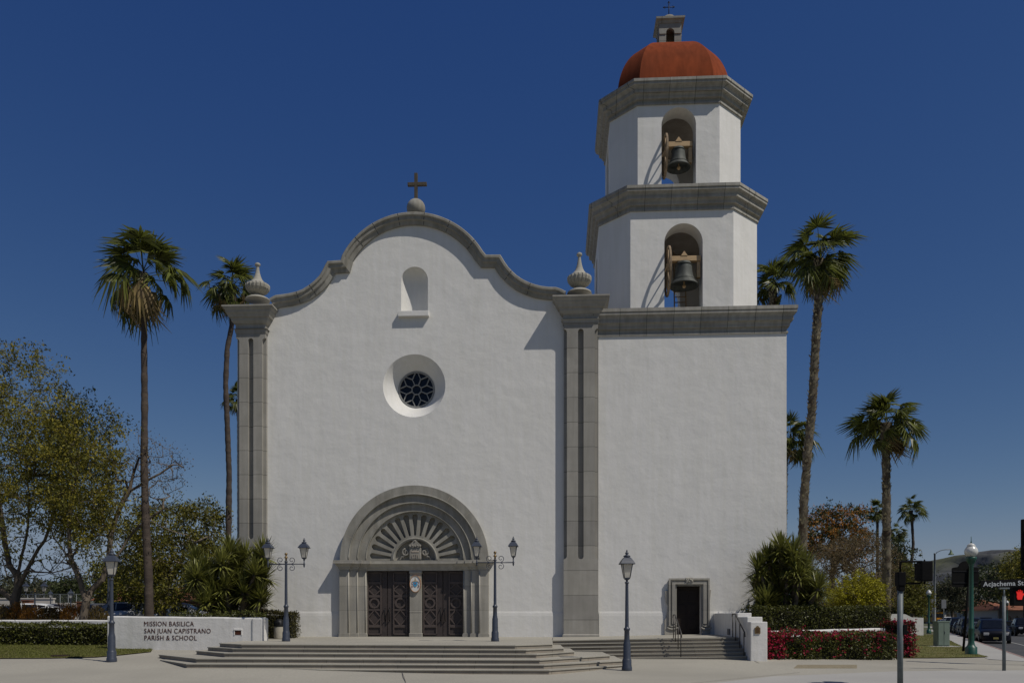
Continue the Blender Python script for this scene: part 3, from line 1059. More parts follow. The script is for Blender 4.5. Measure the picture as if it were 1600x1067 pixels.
# lantern: four little arched walls, slab, cap, iron cross
lw = 0.56
lsx = dcx
zl0 = z2t + dH - 0.5
zl1 = Z_(1045, 31, dcy - .6)
sl = SCL((lsx, dcy - .6))
mb = MB()
def lpanel(rot, hw_):
    pm = MB()
    r = 0.21
    za = zl1 - 0.62
    pm.plate([[(-hw_, zl0), (hw_, zl0), (hw_, zl1), (-hw_, zl1)], [(-r, zl0 + .55), (r, zl0 + .55)] + arc(0, za, r, 0, 180, 14)], -lw, -lw + 0.16)
    pm.box((-hw_ + .01, -lw - .04, za - .09), (-r, -lw + .1, za - .01))
    pm.box((r, -lw - .04, za - .09), (hw_ - .01, -lw + .1, za - .01))
    cs_, sn_ = math.cos(rot), math.sin(rot)
    mb.add([(lsx + x * cs_ - y * sn_, dcy + x * sn_ + y * cs_, z) for x, y, z in pm.v], pm.f)
for k in range(4):
    lpanel(k * math.pi / 2, lw if k % 2 == 0 else lw - .163)
lan = mb.build('lantern', M_stone, tower)
mb = MB()
q4 = [(lsx - lw, dcy - lw), (lsx + lw, dcy - lw), (lsx + lw, dcy + lw), (lsx - lw, dcy + lw)]
mb.sweep(q4, [(-.02, zl1 - .16), (.03, zl1 - .16), (.06, zl1 - .05), (.16, zl1), (.17, zl1 + .09), (-.3, zl1 + .12)], True, lambda a, b, h: (a, b, h))
mb.box((lsx - lw, dcy - lw, zl1 - .03), (lsx + lw, dcy + lw, zl1 + .11))
fix_normals(mb.build('slab', M_stone_c, lan))
mb = MB()
zc = zl1 + .10
mb.lathe([(.46, 0), (.46, .10), (.42, .24), (.30, .38), (.14, .46), (0, .48)], (lsx, dcy, zc), 20)
mb.build('cap', M_stone_g, lan)
mb = MB()
ct = Z_(1041, 3.5, dcy)
cm = Z_(1041, 12, dcy)
mb.tube([(lsx, dcy, zc + .4), (lsx, dcy, ct)], 0.022, 6)
mb.tube([(lsx - .27, dcy, cm), (lsx + .27, dcy, cm)], 0.02, 6)
for x, z in ((lsx - .27, cm), (lsx + .27, cm), (lsx, ct)):
    mb.lathe([(0, -.04), (.04, 0), (0, .04)], (x, dcy, z), 6)
    for s in (-1, 1):
        if z == cm:
            mb.tube([(x, dcy, z), (x * .7 + lsx * .3, dcy, z + s * .07)], .012, 4)
        else:
            mb.tube([(x, dcy, z), (x + s * .07, dcy, z - .08)], .012, 4)
mb.build('iron_cross', M_iron, lan)

# small floodlights on the cornice ledges
for (px, py, Y, lab) in ((964.5, 128, 41.6, 'small black floodlight on the top cornice at left of the red dome'), (1152, 127, 41.9, 'small black floodlight on the top cornice at right of the red dome'),
                         (950, 296, 41.4, 'small black floodlight on the lower tower cornice beside the left edge'), (1170, 288, 41.6, 'small black floodlight on the lower tower cornice beside the right edge')):
    z = (z2t if py < 200 else z1t) + .02
    x = P(px, py, Y).x
    fl = thing('floodlight', lab, 'floodlight', (x, Y, z), 'floodlights on the tower cornices')
    mb = MB(); mb.bbox((x - .13, Y - .08, z + .1), (x + .13, Y + .1, z + .32), .03); mb.build('lamp_body', M_iron, fl)
    mb = MB(); mb.tube([(x - .15, Y, z), (x - .15, Y, z + .2)], .018, 5); mb.tube([(x + .15, Y, z), (x + .15, Y, z + .2)], .018, 5); mb.box((x - .17, Y - .04, z - .005), (x + .17, Y + .04, z + .02)); mb.build('bracket', M_iron, fl)

# bells
def bell(pxc, ytop, ymouth, dia_px, Y, wheel_px, wy0, wy1, lab):
    top_ = P(pxc, ytop, Y)
    D = 1.06 * dia_px / SCL(top_)
    zm = P(pxc, ymouth, Y).z
    r = D / 2
    H = top_.z - zm
    b = thing('bell', lab, 'bell', (top_.x, Y, zm), 'bells hanging in the tower')
    mb = MB()
    pf = [(0.0, H), (.30 * r, H), (.46 * r, .965 * H), (.53 * r, .88 * H), (.56 * r, .7 * H), (.60 * r, .5 * H), (.67 * r, .32 * H), (.78 * r, .18 * H), (.90 * r, .08 * H), (1.0 * r, .01 * H), (1.0 * r, -.01 * H), (.93 * r, -.012 * H), (.80 * r, .10 * H), (.62 * r, .35 * H), (.5 * r, .7 * H), (.0, .9 * H)]
    mb.lathe(pf, (top_.x, Y, zm), 32)
    for z_, rr in ((.86, .545), (.83, .55), (.24, .725), (.2, .755)):
        mb.lathe([(rr * r, z_ * H - .012), (rr * r + .018, z_ * H), (rr * r, z_ * H + .012)], (top_.x, Y, zm), 32)
    bb = mb.build('bell_body', M_bronze, b)
    mb = MB()
    mb.tube([(top_.x, Y, zm + .6 * H), (top_.x + .02, Y, zm + .05 * H), (top_.x + .02, Y, zm - .08 * H)], [.03, .035, .04], 6)
    mb.lathe([(0, -.1), (.08, -.04), (.09, 0), (.08, .05), (0, .1)], (top_.x + .02, Y, zm - .02 * H), 10)
    mb.build('clapper', M_timber, b)
    # timber headstock and frame
    mb = MB()
    zt_ = top_.z + 0.03
    w0 = -r * 1.05
    w1 = r * 1.12
    mb.bbox((top_.x + w0, Y - .16, zt_ - .04), (top_.x + w1, Y + .14, zt_ + .20), .02)
    mb.bbox((top_.x + w1 - .18, Y - .11, zt_ - .80), (top_.x + w1 - .01, Y + .13, zt_ - .06), .02)
    mb.plate([[(top_.x - .16, zt_ + .2), (top_.x + .16, zt_ + .2), (top_.x, zt_ + .42)]], Y - .18, Y - .12)
    mb.build('headstock', M_timber, b)
    for sx in (-.12, .12):
        mb = MB()
        mb.tube([(top_.x + sx, Y, top_.z - .02), (top_.x + sx, Y, zt_ + .02)], .05, 6)
        mb.build('strap', M_iron, b)
    # wheel, edge-on to the street
    wx = X_(wheel_px, Y)
    zc_ = (P(wheel_px, wy0, Y).z + P(wheel_px, wy1, Y).z) / 2
    rw = (P(wheel_px, wy0, Y).z - P(wheel_px, wy1, Y).z) / 2
    mb = MB()
    n = 36
    vs_, fs = [], []
    for k in range(n):
        a = 2 * math.pi * k / n
        for (dx, rr) in ((-.04, rw), (.04, rw), (.04, rw - .10), (-.04, rw - .10)):
            vs_.append((wx + dx, Y + rr * math.cos(a), zc_ + rr * math.sin(a)))
    for k in range(n):
        for j in range(4):
            fs.append((k * 4 + j, k * 4 + (j + 1) % 4, ((k + 1) % n) * 4 + (j + 1) % 4, ((k + 1) % n) * 4 + j))
    mb.add(vs_, fs)
    for k in range(4):
        a = R(45 * k + 10)
        mb.tube([(wx, Y + (rw - .06) * math.cos(a), zc_ + (rw - .06) * math.sin(a)), (wx, Y - (rw - .06) * math.cos(a), zc_ - (rw - .06) * math.sin(a))], .035, 5)
    mb.tube([(wx - .12, Y, zc_), (top_.x + w0 + .05, Y, zt_ + .05)], .045, 6)
    fix_normals(mb.build('bell_wheel', M_wheel, b))
bell(1068.3, 409.5, 447, 43.5, 39.62, 1043.6, 387, 462, 'large dark bronze bell with timber wheel in the lower tower arch')
bell(1059.8, 231.5, 262.5, 35.5, 40.32, 1039.2, 213, 277, 'smaller greenish bronze bell with timber wheel in the upper tower arch')

# ---- small side door in the tower base
mb = MB()
def q2(px, py):
    return XZ(px, py, YF - .12)
oL = [q2(1041.5, 993), q2(1038.4, 990), q2(1038.6, 968), q2(1041.8, 963), q2(1043.8, 946), q2(1040.8, 940), q2(1039.4, 923), q2(1044, 922), q2(1044, 908), q2(1046, 904.2)]
oR = [q2(1106.5, 903.8), q2(1106.8, 921), q2(1111, 921), q2(1109, 940), q2(1107, 946), q2(1107, 963), q2(1109.8, 968), q2(1110, 988), q2(1107, 991)]
dh = [(dxs[0], ZP - .2), (dxs[1], ZP - .2), (dxs[1], dzt), (dxs[0], dzt)]
sc_ = SCL((X_(1076), YF))
outl = oL + oR
outl = [(outl[0][0], ZP - .2), (outl[1][0], ZP - .2)] + outl[2:-2] + [(outl[-2][0], ZP - .2), (outl[-1][0], ZP - .2)]
outl = [outl[1]] + outl[2:-1]
mb.plate([outl, dh], YF - 0.12, YF + 0.05)
g0, g1, gt, gb_ = X_(1048.5), X_(1104), Z_(1076, 909.5), Z_(1076, 974)
fr = 0.10
mb.plate([[(dxs[0] - .22, gb_), (dxs[0] - .07, gb_), (dxs[0] - .07, dzt + .07), (dxs[1] + .07, dzt + .07), (dxs[1] + .07, gb_), (dxs[1] + .22, gb_), (dxs[1] + .22, dzt + .16), (dxs[0] - .22, dzt + .16)]], YF - 0.20, YF - 0.1)
mb.plate([[(dxs[0] - .36, gb_ - .1), (dxs[0] - .29, gb_ - .1), (dxs[0] - .29, dzt + .26), (dxs[1] + .29, dzt + .26), (dxs[1] + .29, gb_ - .1), (dxs[1] + .36, gb_ - .1), (dxs[1] + .36, dzt + .34), (dxs[0] - .36, dzt + .34)]], YF - 0.19, YF - 0.1)
for xx in (dxs[0] - .2, dxs[1] + .2):
    for k in range(2):
        mb.tube([(xx + .17 * math.cos(R(a)) * (1 + .3 * k), YF - .14, gb_ - .02 - .13 * k + .10 * math.sin(R(a))) for a in range(180, 361, 20)], .04, 6)
ccx, ccz = (dxs[0] + dxs[1]) / 2, (dzt + dzt + .5) / 2
mb.bbox((ccx - .17, YF - .22, ccz - .12), (ccx + .17, YF - .1, ccz + .12), .03)
for k in range(6):
    mb.lathe([(0, -.05), (.05, 0), (0, .05)], (ccx - .12 + .05 * k, YF - .22, ccz + .05 * math.sin(k * 2.3)), 6)
surr = fix_normals(mb.build('door_surround', M_stone_pl, tower))
mb = MB()
mb.box((dxs[0], YF + 0.42, ZP - .1), (dxs[1], YF + 0.5, dzt))
for k in range(2):
    for j in range(3):
        a = dxs[0] + .1 + k * (dxs[1] - dxs[0] - .1) / 2
        mb.bbox((a, YF + .40, ZP + .35 + j * .65), (a + (dxs[1] - dxs[0]) / 2 - .16, YF + .43, ZP + .85 + j * .65), .015)
sd = mb.build('door', M_wooddoor, tower)
mb = MB()
mb.tube([(dxs[1] - .1, YF + .42, ZP + 1.05), (dxs[1] - .1, YF + .34, ZP + 1.05), (dxs[1] - .2, YF + .34, ZP + 1.05)], .02, 6)
mb.build('handle', M_iron, sd)
# ================================================================== GROUND
M_soil = mat('dry_ground', (0.10, 0.085, 0.055), 0.95, 0.25, 0.4, bump=0.02, bs=6, col2=(0.07, 0.085, 0.035), mixs=0.08)
M_pave = mat('washed_aggregate_paving', (0.338, 0.318, 0.268), 0.92, 0.13, 14.0, bump=0.004, bs=110, col2=(0.295, 0.278, 0.235), mixs=0.22, island=0.0)
M_conc = mat('pale_concrete', (0.36, 0.35, 0.325), 0.9, 0.08, 1.2, bump=0.002, bs=90, col2=(0.33, 0.32, 0.30), mixs=0.3)
M_step = mat('stone_step_riser', (0.30, 0.262, 0.212), 0.9, 0.18, 2.5, bump=0.003, bs=70, col2=(0.26, 0.235, 0.195), joint=((0, 1.2, 0.2, 0.008),))
M_asph = mat('worn_asphalt', (0.055, 0.055, 0.058), 0.9, 0.15, 0.7, bump=0.004, bs=80, col2=(0.07, 0.069, 0.068), mixs=0.2)
M_lawn = mat('mown_lawn', (0.11, 0.11, 0.028), 0.95, 0.25, 1.5, bump=0.02, bs=40, col2=(0.12, 0.105, 0.035), mixs=0.8)
M_paint = mat('white_road_paint', (0.3, 0.3, 0.29), 0.8, 0.1, 4)
M_red = mat('faded_red_kerb_paint', (0.25, 0.175, 0.155), 0.85, 0.2, 3)
M_hill = mat('scrub_hillside', (0.078, 0.080, 0.080), 1.0, 0.3, 0.02, col2=(0.10, 0.104, 0.055), mixs=0.004, bump=6.0, bs=0.02)

def sheet(name, poly, dz, m, step=1.0, zf=None):
    zf = zf or terrain
    bm = bmesh.new()
    vv = [bm.verts.new((x, y, 0)) for x, y in poly]
    bm.faces.new(vv)
    xs = [p[0] for p in poly]; ys = [p[1] for p in poly]
    for ax, lo, hi in ((0, min(xs), max(xs)), (1, min(ys), max(ys))):
        k = math.ceil(lo / step)
        while k * step < hi:
            no = (1, 0, 0) if ax == 0 else (0, 1, 0)
            co = (k * step, 0, 0) if ax == 0 else (0, k * step, 0)
            bmesh.ops.bisect_plane(bm, geom=bm.verts[:] + bm.edges[:] + bm.faces[:], plane_co=co, plane_no=no, dist=1e-5)
            k += 1
    for v in bm.verts:
        v.co.z = zf(v.co.x, v.co.y) + dz
    bmesh.ops.recalc_face_normals(bm, faces=bm.faces)
    for f in bm.faces:
        if f.normal.z < 0:
            f.normal_flip()
    mb = MB()
    mb.bm(bm)
    return struct(name, mb, m)

def ground_z(x, y):
    z = terrain(x, y)
    if street_off(x, y) > -0.1 and y > 33.0:
        z = -0.17
    return z - 0.02
xs = [-4000, -2000, -900, -400, -200, -120, -80] + list(np.arange(-60, 61, 1.0)) + [70, 85, 100, 130, 180, 260, 400, 900, 2000, 4000]
ys = [-300, -100, -40, -10, 0, 10, 16] + list(np.arange(20, 72, 1.0)) + [78, 90, 110, 140, 180, 240, 320, 450, 700, 1200, 2500, 5000]
mb = MB()
vv = [(x, y, ground_z(x, y)) for y in ys for x in xs]
nx = len(xs)
mb.add(vv, [(j * nx + i, j * nx + i + 1, (j + 1) * nx + i + 1, (j + 1) * nx + i) for j in range(len(ys) - 1) for i in range(nx - 1)], True)
struct('ground', mb, M_soil)

# paving in front of the church
def off_pt(s, o):                          # s metres along the kerb from K0, o metres right of it
    return (K0.x + SD.x * s + SNR.x * o, K0.y + SD.y * s + SNR.y * o)
sw = street_off(*Gz(1537, 1026.2, 0.0)[:2])       # left edge of the pavement strip (negative)
sheet('pavement', [(-60, 2), (45, 2), (45, 31), off_pt(-4.5, 0.0), off_pt(-3.0, sw), (X_(1545, 38), 38.0), (7.6, 34.6), (7.3, 38.3), (-14, 38.3), (-60, 38.3)], 0.0, M_pave)
# concrete apron towards the crossing
ap = [GG(1085, 1070), GG(1210, 1056), GG(1400, 1048.4), GG(1500, 1047.2), GG(1640, 1046.6), GG(1750, 1070)]
sheet('crossing_apron', [(p.x, p.y) for p in ap], 0.006, M_conc)
# pavement strip along the street, kerb, road
mb = MB()
mb.prism([off_pt(-4.5, -0.16), off_pt(230, -0.16), off_pt(230, sw), off_pt(-2.8, sw)], -0.3, 0.012)
struct('sidewalk', mb, M_conc)
mb = MB()
mb.prism([off_pt(-6, 0.0), off_pt(230, 0.0), off_pt(230, -0.157), off_pt(-6, -0.157)], -0.3, 0.016)
struct('kerb', mb, M_red)
sheet('street', [off_pt(-2.0, 0.003), off_pt(230, 0.003), off_pt(230, 26), off_pt(-25, 40), off_pt(-25, 14)], -0.163, M_asph, 4.0, lambda x, y: 0.0)
mb = MB()
mb.prism([off_pt(-1, 2.5), off_pt(220, 2.5), off_pt(220, 2.62), off_pt(-1, 2.62)], -0.162, -0.157)
struct('lane_marking', mb, M_paint)
# car park behind the left trees
sheet('car_park', [(-110, 60), (-20.5, 60), (-20.5, 104), (-110, 104)], 0.015, M_asph, 8.0)

# lawns
la = [GG(-60, 1029.5), GG(0, 1029.0), GG(80, 1028.6), GG(150, 1027.0), GG(190, 1023.5), GG(236, 1018.6)]
LAWN_L = [(p.x, p.y) for p in la] + [(P(240, 1010, 32.9).x, 32.9), (P(168, 1000, 36.2).x, 36.2), (P(-60, 1000, 36.6).x, 36.6)]
sheet('lawn', LAWN_L, 0.035, M_lawn)
lb = [GG(1197, 1030.0), GG(1240, 1027.5), GG(1545, 1026.6)]
LAWN_R = [(p.x, p.y) for p in lb] + [off_pt(1.5, sw - 0.02), off_pt(46, sw - 0.02), off_pt(46, sw - 10), (13.0, 40.0), (7.7, 36.0)]
sheet('lawn', LAWN_R, 0.035, M_lawn)
def in_poly(x, y, pg):
    c = False
    j = len(pg) - 1
    for i in range(len(pg)):
        if (pg[i][1] > y) != (pg[j][1] > y) and x < (pg[j][0] - pg[i][0]) * (y - pg[i][1]) / (pg[j][1] - pg[i][1]) + pg[i][0]:
            c = not c
        j = i
    return c
M_blade = mat('grass_blade', (0.115, 0.125, 0.028), 0.9, 0.15, 1.0, island=0.4, trans=0.3)
def grass(pg, n, hgt):
    xs_ = [p[0] for p in pg]; ys_ = [p[1] for p in pg]
    V, Fc = [], []
    while n > 0:
        x, y = random.uniform(min(xs_), max(xs_)), random.uniform(min(ys_), max(ys_))
        if not in_poly(x, y, pg):
            continue
        n -= 1
        z = terrain(x, y) + 0.03
        a = random.uniform(0, math.pi)
        w = random.uniform(.006, .014)
        h = hgt * random.uniform(.5, 1.2)
        dx, dy = math.cos(a) * w, math.sin(a) * w
        lx, ly = random.gauss(0, .02), random.gauss(0, .02)
        o = len(V)
        V += [(x - dx, y - dy, z), (x + dx, y + dy, z), (x + lx, y + ly, z + h)]
        Fc.append((o, o + 1, o + 2))
    m = MB(); m.add(V, Fc)
    o = m.build('grass', M_blade)
    o['kind'] = 'stuff'
    return o
g1 = grass(LAWN_L, 22000, 0.055)
tag(g1, 'short mown grass between the paving and the left hedge', 'grass')
g2 = grass([p for p in LAWN_R], 26000, 0.055)
tag(g2, 'short mown grass around the bougainvillea and the green utility cabinet', 'grass')

# expansion joints, cover plates
mb = MB()
for a, b in (((940, 1033.5), (960, 1038)), ((1175, 1030), (1186, 1036)), ((628, 1049), (634, 1066)), ((1080, 1067), (1250, 1050))):
    p, q = GG(*a), GG(*b)
    d = (q - p).normalized()
    n_ = Vector((-d.y, d.x, 0)) * 0.011
    mb.add([p - n_ + Vector((0, 0, .009)), q - n_ + Vector((0, 0, .009)), q + n_ + Vector((0, 0, .009)), p + n_ + Vector((0, 0, .009))], [(0, 1, 2, 3)])
struct('paving_joint', mb, mat('dark_joint', (0.12, 0.11, 0.10), 0.95, 0.1, 4))
def plate_on_ground(name, label, pxs, m, h):
    pts = [GG(*q) for q in pxs]
    c = sum(pts, Vector()) / len(pts)
    mb = MB()
    mb.prism([(p.x, p.y) for p in pts], lambda x, y: terrain(x, y) - .05, lambda x, y: terrain(x, y) + h)
    return tag(mb.build(name, m), label, 'cover plate')
plate_on_ground('utility_cover', 'tan rectangular utility cover flush in the paving near the bougainvillea', [(1246, 1038.2), (1339, 1038.2), (1339, 1043.6), (1240, 1043.6)], mat('tan_cover_plate', (0.23, 0.195, 0.13), 0.8, 0.15, 5), 0.008)
mb = MB()
p0, p1 = GG(81, 1026.5), GG(104, 1026.5)
mb.bbox((p0.x, p0.y - .12, terrain(p0.x, p0.y) - .02), (p1.x, p0.y + .3, terrain(p0.x, p0.y) + .075), .03)
for k in range(6):
    xx = p0.x + (k + .5) * (p1.x - p0.x) / 6
    mb.box((xx - .02, p0.y - .1, terrain(p0.x, p0.y) + .07), (xx + .02, p0.y + .28, terrain(p0.x, p0.y) + .09))
tag(mb.build('drain_cover', mat('rusty_drain_iron', (0.035, 0.022, 0.016), 0.85, 0.3, 9)), 'dark rusty drain cover at the front edge of the left lawn', 'drain')

# ================================================================== STEPS AND PLATFORM
RIS = 0.135
stp = [
    [(343.5, 1004.4), (378, 1006.1), (805, 1007.4), (863, 1005.6)],
    [(325, 1010.3), (364, 1012.4), (822, 1014.4), (880.6, 1012.0)],
    [(307, 1016), (351, 1019.8), (838, 1021.4), (897, 1017.2)],
    [(249, 1022), (307, 1028.3), (843, 1030.2), (952.5, 1023.4)],
    [(251.5, 1030.3), (292, 1036.5), (850, 1038.0), (974, 1031.4)],
    [(385, 1042.6), (500, 1045.2), (858, 1046.3), (987, 1037.4)]]
SA, SB = P(168, 962, 32.35), P(409.5, 964, 31.95)        # ends of the sign wall
steps = thing('church_steps', 'broad stone steps with splayed ends rising to the main church doors', 'steps', (0, 27, 0))
Lx = lambda Y: P(863, 1000, Y).x
nose_w = 0.030
for i, ps in enumerate(stp):
    z = ZP - RIS * i
    pts = [Gz(x, y, z) for x, y in ps]
    pl_ = [(p.x, p.y) for p in pts]
    if i == 0:
        pl2 = pl_ + [(Lx(33.0), 33.0), (Lx(38.7), 38.7), (-16.5, 38.7), (SB.x - 3, 33.6), (SB.x - .8, SB.y + .1)]
    else:
        yb = 32.0 - 0.02 * i
        pl2 = pl_ + [(pl_[-1][0] - .1, yb), (pl_[0][0] - 0.2, yb + .8)]
    m = MB()
    m.prism(pl2, -0.4, z - 0.026)
    o = m.build('step', M_step, steps)
    m = MB()                                    # tread slab with a nosing that throws a dark line
    c = Vector((sum(p[0] for p in pl2) / len(pl2), sum(p[1] for p in pl2) / len(pl2)))
    pn = [Vector(p) for p in pl2]
    nf = len(pl_)
    ext = []
    fp = [Vector(p) for p in pl_]
    for k, q in enumerate(fp):
        d0 = (fp[k] - fp[k - 1]).normalized() if k else (fp[1] - fp[0]).normalized()
        d1 = (fp[k + 1] - fp[k]).normalized() if k < nf - 1 else d0
        nn = (Vector((d0.y, -d0.x)) + Vector((d1.y, -d1.x)))
        nn = nn / max(nn.dot(Vector((d0.y, -d0.x))), .4)
        ext.append(q + nn * nose_w)
    m.prism([tuple(q) for q in ext] + pl2[nf:], z - 0.028, z)
    m.build('tread', M_pave, o)
# right-hand flight, its treads rising slightly towards the side door
sx0, sx1 = Lx(33.0), 7.12
def zr(x):
    return 0.13 * sstep(sx0, sx1, x) if x > sx0 else 0.0
rst = thing('side_steps', 'narrower stone steps leading to the small side door under the bell tower', 'steps', (3, 32, 0))
for i in range(6):
    y0 = 33.05 - 0.31 * i
    z = ZP - 0.13 * i
    xl_ = sx0 + 0.004 if i == 0 else sx0 - 1.2 + 0.45 * i
    bk = 38.7 if i == 0 else 33.6 - .01 * i
    xs_ = [xl_ + (sx1 - xl_) * k / 8 for k in range(9)]
    front = [(x, y0) for x in xs_]
    back = [(x, bk) for x in reversed(xs_)]
    m = MB(); m.prism(front + back, -.4, lambda x, y, z=z: z + zr(x) - .034)
    o = m.build('step', M_step, rst)
    m = MB(); m.prism([(x, y0 - nose_w) for x in xs_] + back, lambda x, y, z=z: z + zr(x) - .036, lambda x, y, z=z: z + zr(x))
    m.build('tread', M_pave, o)

# ================================================================== GARDEN WALLS AND SIGN
def wall_mb(A, B, th, z0, z1a, z1b, rnd=0.05):
    m = MB()
    A, B = Vector((A[0], A[1])), Vector((B[0], B[1]))
    d = (B - A).normalized()
    nb = Vector((-d.y, d.x)) * th            # to the back
    L_ = (B - A).length
    pf = []
    ns = max(2, int(L_ / 0.5))
    vs_, fs = [], []
    prof = [(0, z0), (0, -rnd), (.15 * rnd / .05 * .1, -rnd * .4), (rnd, 0.0), (th - rnd, 0.0), (th, -rnd), (th, z0)]
    for i in range(ns + 1):
        t = i / ns
        zt = z1a + (z1b - z1a) * t
        for o_, h in prof:
            q = A + d * (L_ * t) + nb.normalized() * o_
            vs_.append((q.x, q.y, z0 if h == z0 else zt + h + 0.006 * math.sin(i * 1.7)))
    mm = len(prof)
    for i in range(ns):
        for k in range(mm - 1):
            fs.append((i * mm + k, (i + 1) * mm + k, (i + 1) * mm + k + 1, i * mm + k + 1))
    fs.append(tuple(reversed(range(mm))))
    fs.append(tuple(ns * mm + k for k in range(mm)))
    m.add(vs_, fs)
    return m
sign = thing('sign_wall', 'white stucco garden wall with bronze lettering beside the church steps', 'wall', (SA.x, SA.y, 0.2))
fix_normals(wall_mb(SA, SB, 0.42, -0.2, 1.775, 1.715, 0.05).build('wall', M_stucco2, sign))
wd_ = Vector((SB.x - SA.x, SB.y - SA.y, 0)).normalized()
ang = math.atan2(wd_.y, wd_.x)
M_letter = mat('dark_bronze_letter', (0.070, 0.024, 0.014), 0.7, 0.2, 8, spec=.15)
def wall_hit(px, py, off=0.0):            # where the sight line meets the wall's front
    r = ray(px, py)
    nrm = Vector((wd_.y, -wd_.x, 0))
    t = (Vector((SA.x, SA.y, EYE)) - Vector((0, 0, EYE))).dot(nrm) / r.dot(nrm)
    return Vector((0, 0, EYE)) + r * t + nrm * off
mb = MB()
for txt, xa, xb, yb in (('MISSION BASILICA', 225.3, 303.0, 977.6), ('SAN JUAN CAPISTRANO', 225.6, 329.4, 988.6), ('PARISH & SCHOOL', 225.8, 307.6, 999.4)):
    p, q = wall_hit(xa, yb), wall_hit(xb, yb)
    v, f = text_mesh(txt, 0.268, 0.012, 1.0, 'LEFT', 1.06, 0.0)
    x0 = min(a[0] for a in v); x1 = max(a[0] for a in v)
    s = (q - p).length / (x1 - x0)
    cs_, sn_ = math.cos(ang), math.sin(ang)
    mb.add([(p.x + (a - x0) * s * cs_ - (b - .004) * sn_, p.y + (a - x0) * s * sn_ + (b - .004) * cs_, p.z + c) for a, b, c in v], f)
mb.build('lettering', M_letter, sign)
mb = MB()                                   # recessed wall light with its hood
p = wall_hit(372, 986.5)
Mx = Matrix.Translation(p) @ Matrix.Rotation(ang, 4, 'Z')
mb.bbox((-.17, -.035, .05), (.17, .05, .115), .015, Mx)
mb.bbox((-.17, -.02, -.14), (-.13, .05, .06), .01, Mx)
mb.bbox((.13, -.02, -.14), (.17, .05, .06), .01, Mx)
wl = mb.build('light_hood', M_stucco2, sign)
mb = MB(); mb.box((-.13, -.008, -.12), (.13, .02, .05), Mx)
mb.build('light_glass', M_letter, wl)
# wall end post
mb = MB()
Mx = Matrix.Translation((SB.x, SB.y, 0)) @ Matrix.Rotation(ang, 4, 'Z')
mb.bbox((-.40, -.05, .3), (.05, .50, 1.70), .05, Mx)
mb.build('end_post', M_stucco2, sign)
# low wall to the left
LWa, LWb = P(-130, 968, 36.2), P(170, 968, 35.6)
lw_ = wall_mb((LWa.x, LWa.y), (LWb.x, LWb.y), 0.4, 0.1, 1.60, 1.60)
low = fix_normals(lw_.build('garden_wall', M_stucco2))
tag(low, 'low white stucco wall behind the trimmed hedge at far left', 'wall')
# right side wall of the side steps with its stepped top
swl = thing('stair_wall', 'white stucco stepped wall at the right of the side steps', 'wall', (7.4, 34, 0.1))
mb = MB()
mb.bbox((7.05, 30.95, -.2), (7.66, 31.75, 1.565), .03)
mb.bbox((7.07, 31.6, -.2), (7.64, 33.6, 1.745), .03)
mb.bbox((7.10, 33.45, -.2), (7.66, 38.52, 1.90), .03)
mb.build('wall', M_stucco2, swl)
mb = MB()
mb.bbox((7.06, 34.8, 1.0), (7.12, 35.25, 1.25), .01)
mb.build('step_light', M_lamp, swl)
pq = P(1183.5, 983.5, 30.95)
plq = thing('wall_plaque', 'small arched brass plaque on the white stair wall post', 'plaque', (pq.x, 30.94, pq.z))
mb = MB()
mb.plate([[(pq.x - .10, pq.z - .14), (pq.x + .10, pq.z - .14), (pq.x + .10, pq.z + .08), (pq.x + .06, pq.z + .09)] + arc(pq.x, pq.z + .09, .055, 0, 180, 8) + [(pq.x - .06, pq.z + .09), (pq.x - .10, pq.z + .08)]], 30.915, 30.955)
mb.build('plate', M_brass, plq)
mb = MB()
for k in range(4):
    mb.bbox((pq.x - .065, 30.905, pq.z + .04 - .045 * k), (pq.x + .065, 30.92, pq.z + .055 - .045 * k), .003)
mb.build('raised_line', M_letter, plq)
# planter wall
PWa, PWb = (7.62, 33.3), (P(1402, 980, 36.0).x, 36.0)
pw = fix_normals(wall_mb(PWa, PWb, 0.35, -0.2, 1.17, 1.28).build('planter_wall', M_stucco2))
tag(pw, 'low white planter wall between the clipped hedge and the red bougainvillea', 'wall')
# far white wall on the right
fa, fb = Dp(1392, 960, 76), Dp(1443, 960, 74)
m = MB()
m.plate([[(fa.x - 3, -.1), (fb.x, -.1), (fb.x, 1.62), (fb.x - 1.0, 1.66), (fb.x - 1.6, 1.95), (fa.x - 3, 2.0)]], fb.y, fb.y + .4)
tag(m.build('boundary_wall', M_stucco2), 'short white boundary wall with a curved step beyond the lawn', 'wall')

# ================================================================== HANDRAILS
M_rail = mat('dark_bronze_rail', (0.07, 0.065, 0.06), 0.45, 0.2, 12, metal=0.5)
def handrail(x, lab, mountx=None):
    t = thing('handrail', lab, 'handrail', (x, 32.2, .3), 'handrails of the side steps')
    pts, posts = [], []
    for y in (33.55, 33.05, 31.4):
        i = max(0.0, (33.05 - y) / 0.31)
        zz = ZP + zr(x) - 0.13 * i
        pts.append((x, y, zz + .92))
    pts = [(x, pts[0][1] + .02, pts[0][2] - .12)] + pts + [(x, pts[-1][1] - .06, pts[-1][2] - .16)]
    m = MB(); m.tube(pts, .026, 8)
    m.build('rail', M_rail, t)
    for y in (33.5, 32.95, 32.2, 31.5):
        i = max(0, math.ceil((33.05 - y) / 0.31 - 1e-6))
        zz = ZP + zr(x) - 0.13 * min(i, 6)
        zt = ZP + zr(x) - 0.13 * max(0, (33.05 - y) / 0.31) + .92
        m = MB(); m.tube([(x, y, zz - .02), (x, y, zt)], .019, 6)
        m.build('post', M_rail, t)
handrail(P(1055, 980, 33.0).x, 'dark metal handrail standing in the middle of the side steps')
handrail(6.93, 'dark metal handrail beside the white stair wall of the side steps')

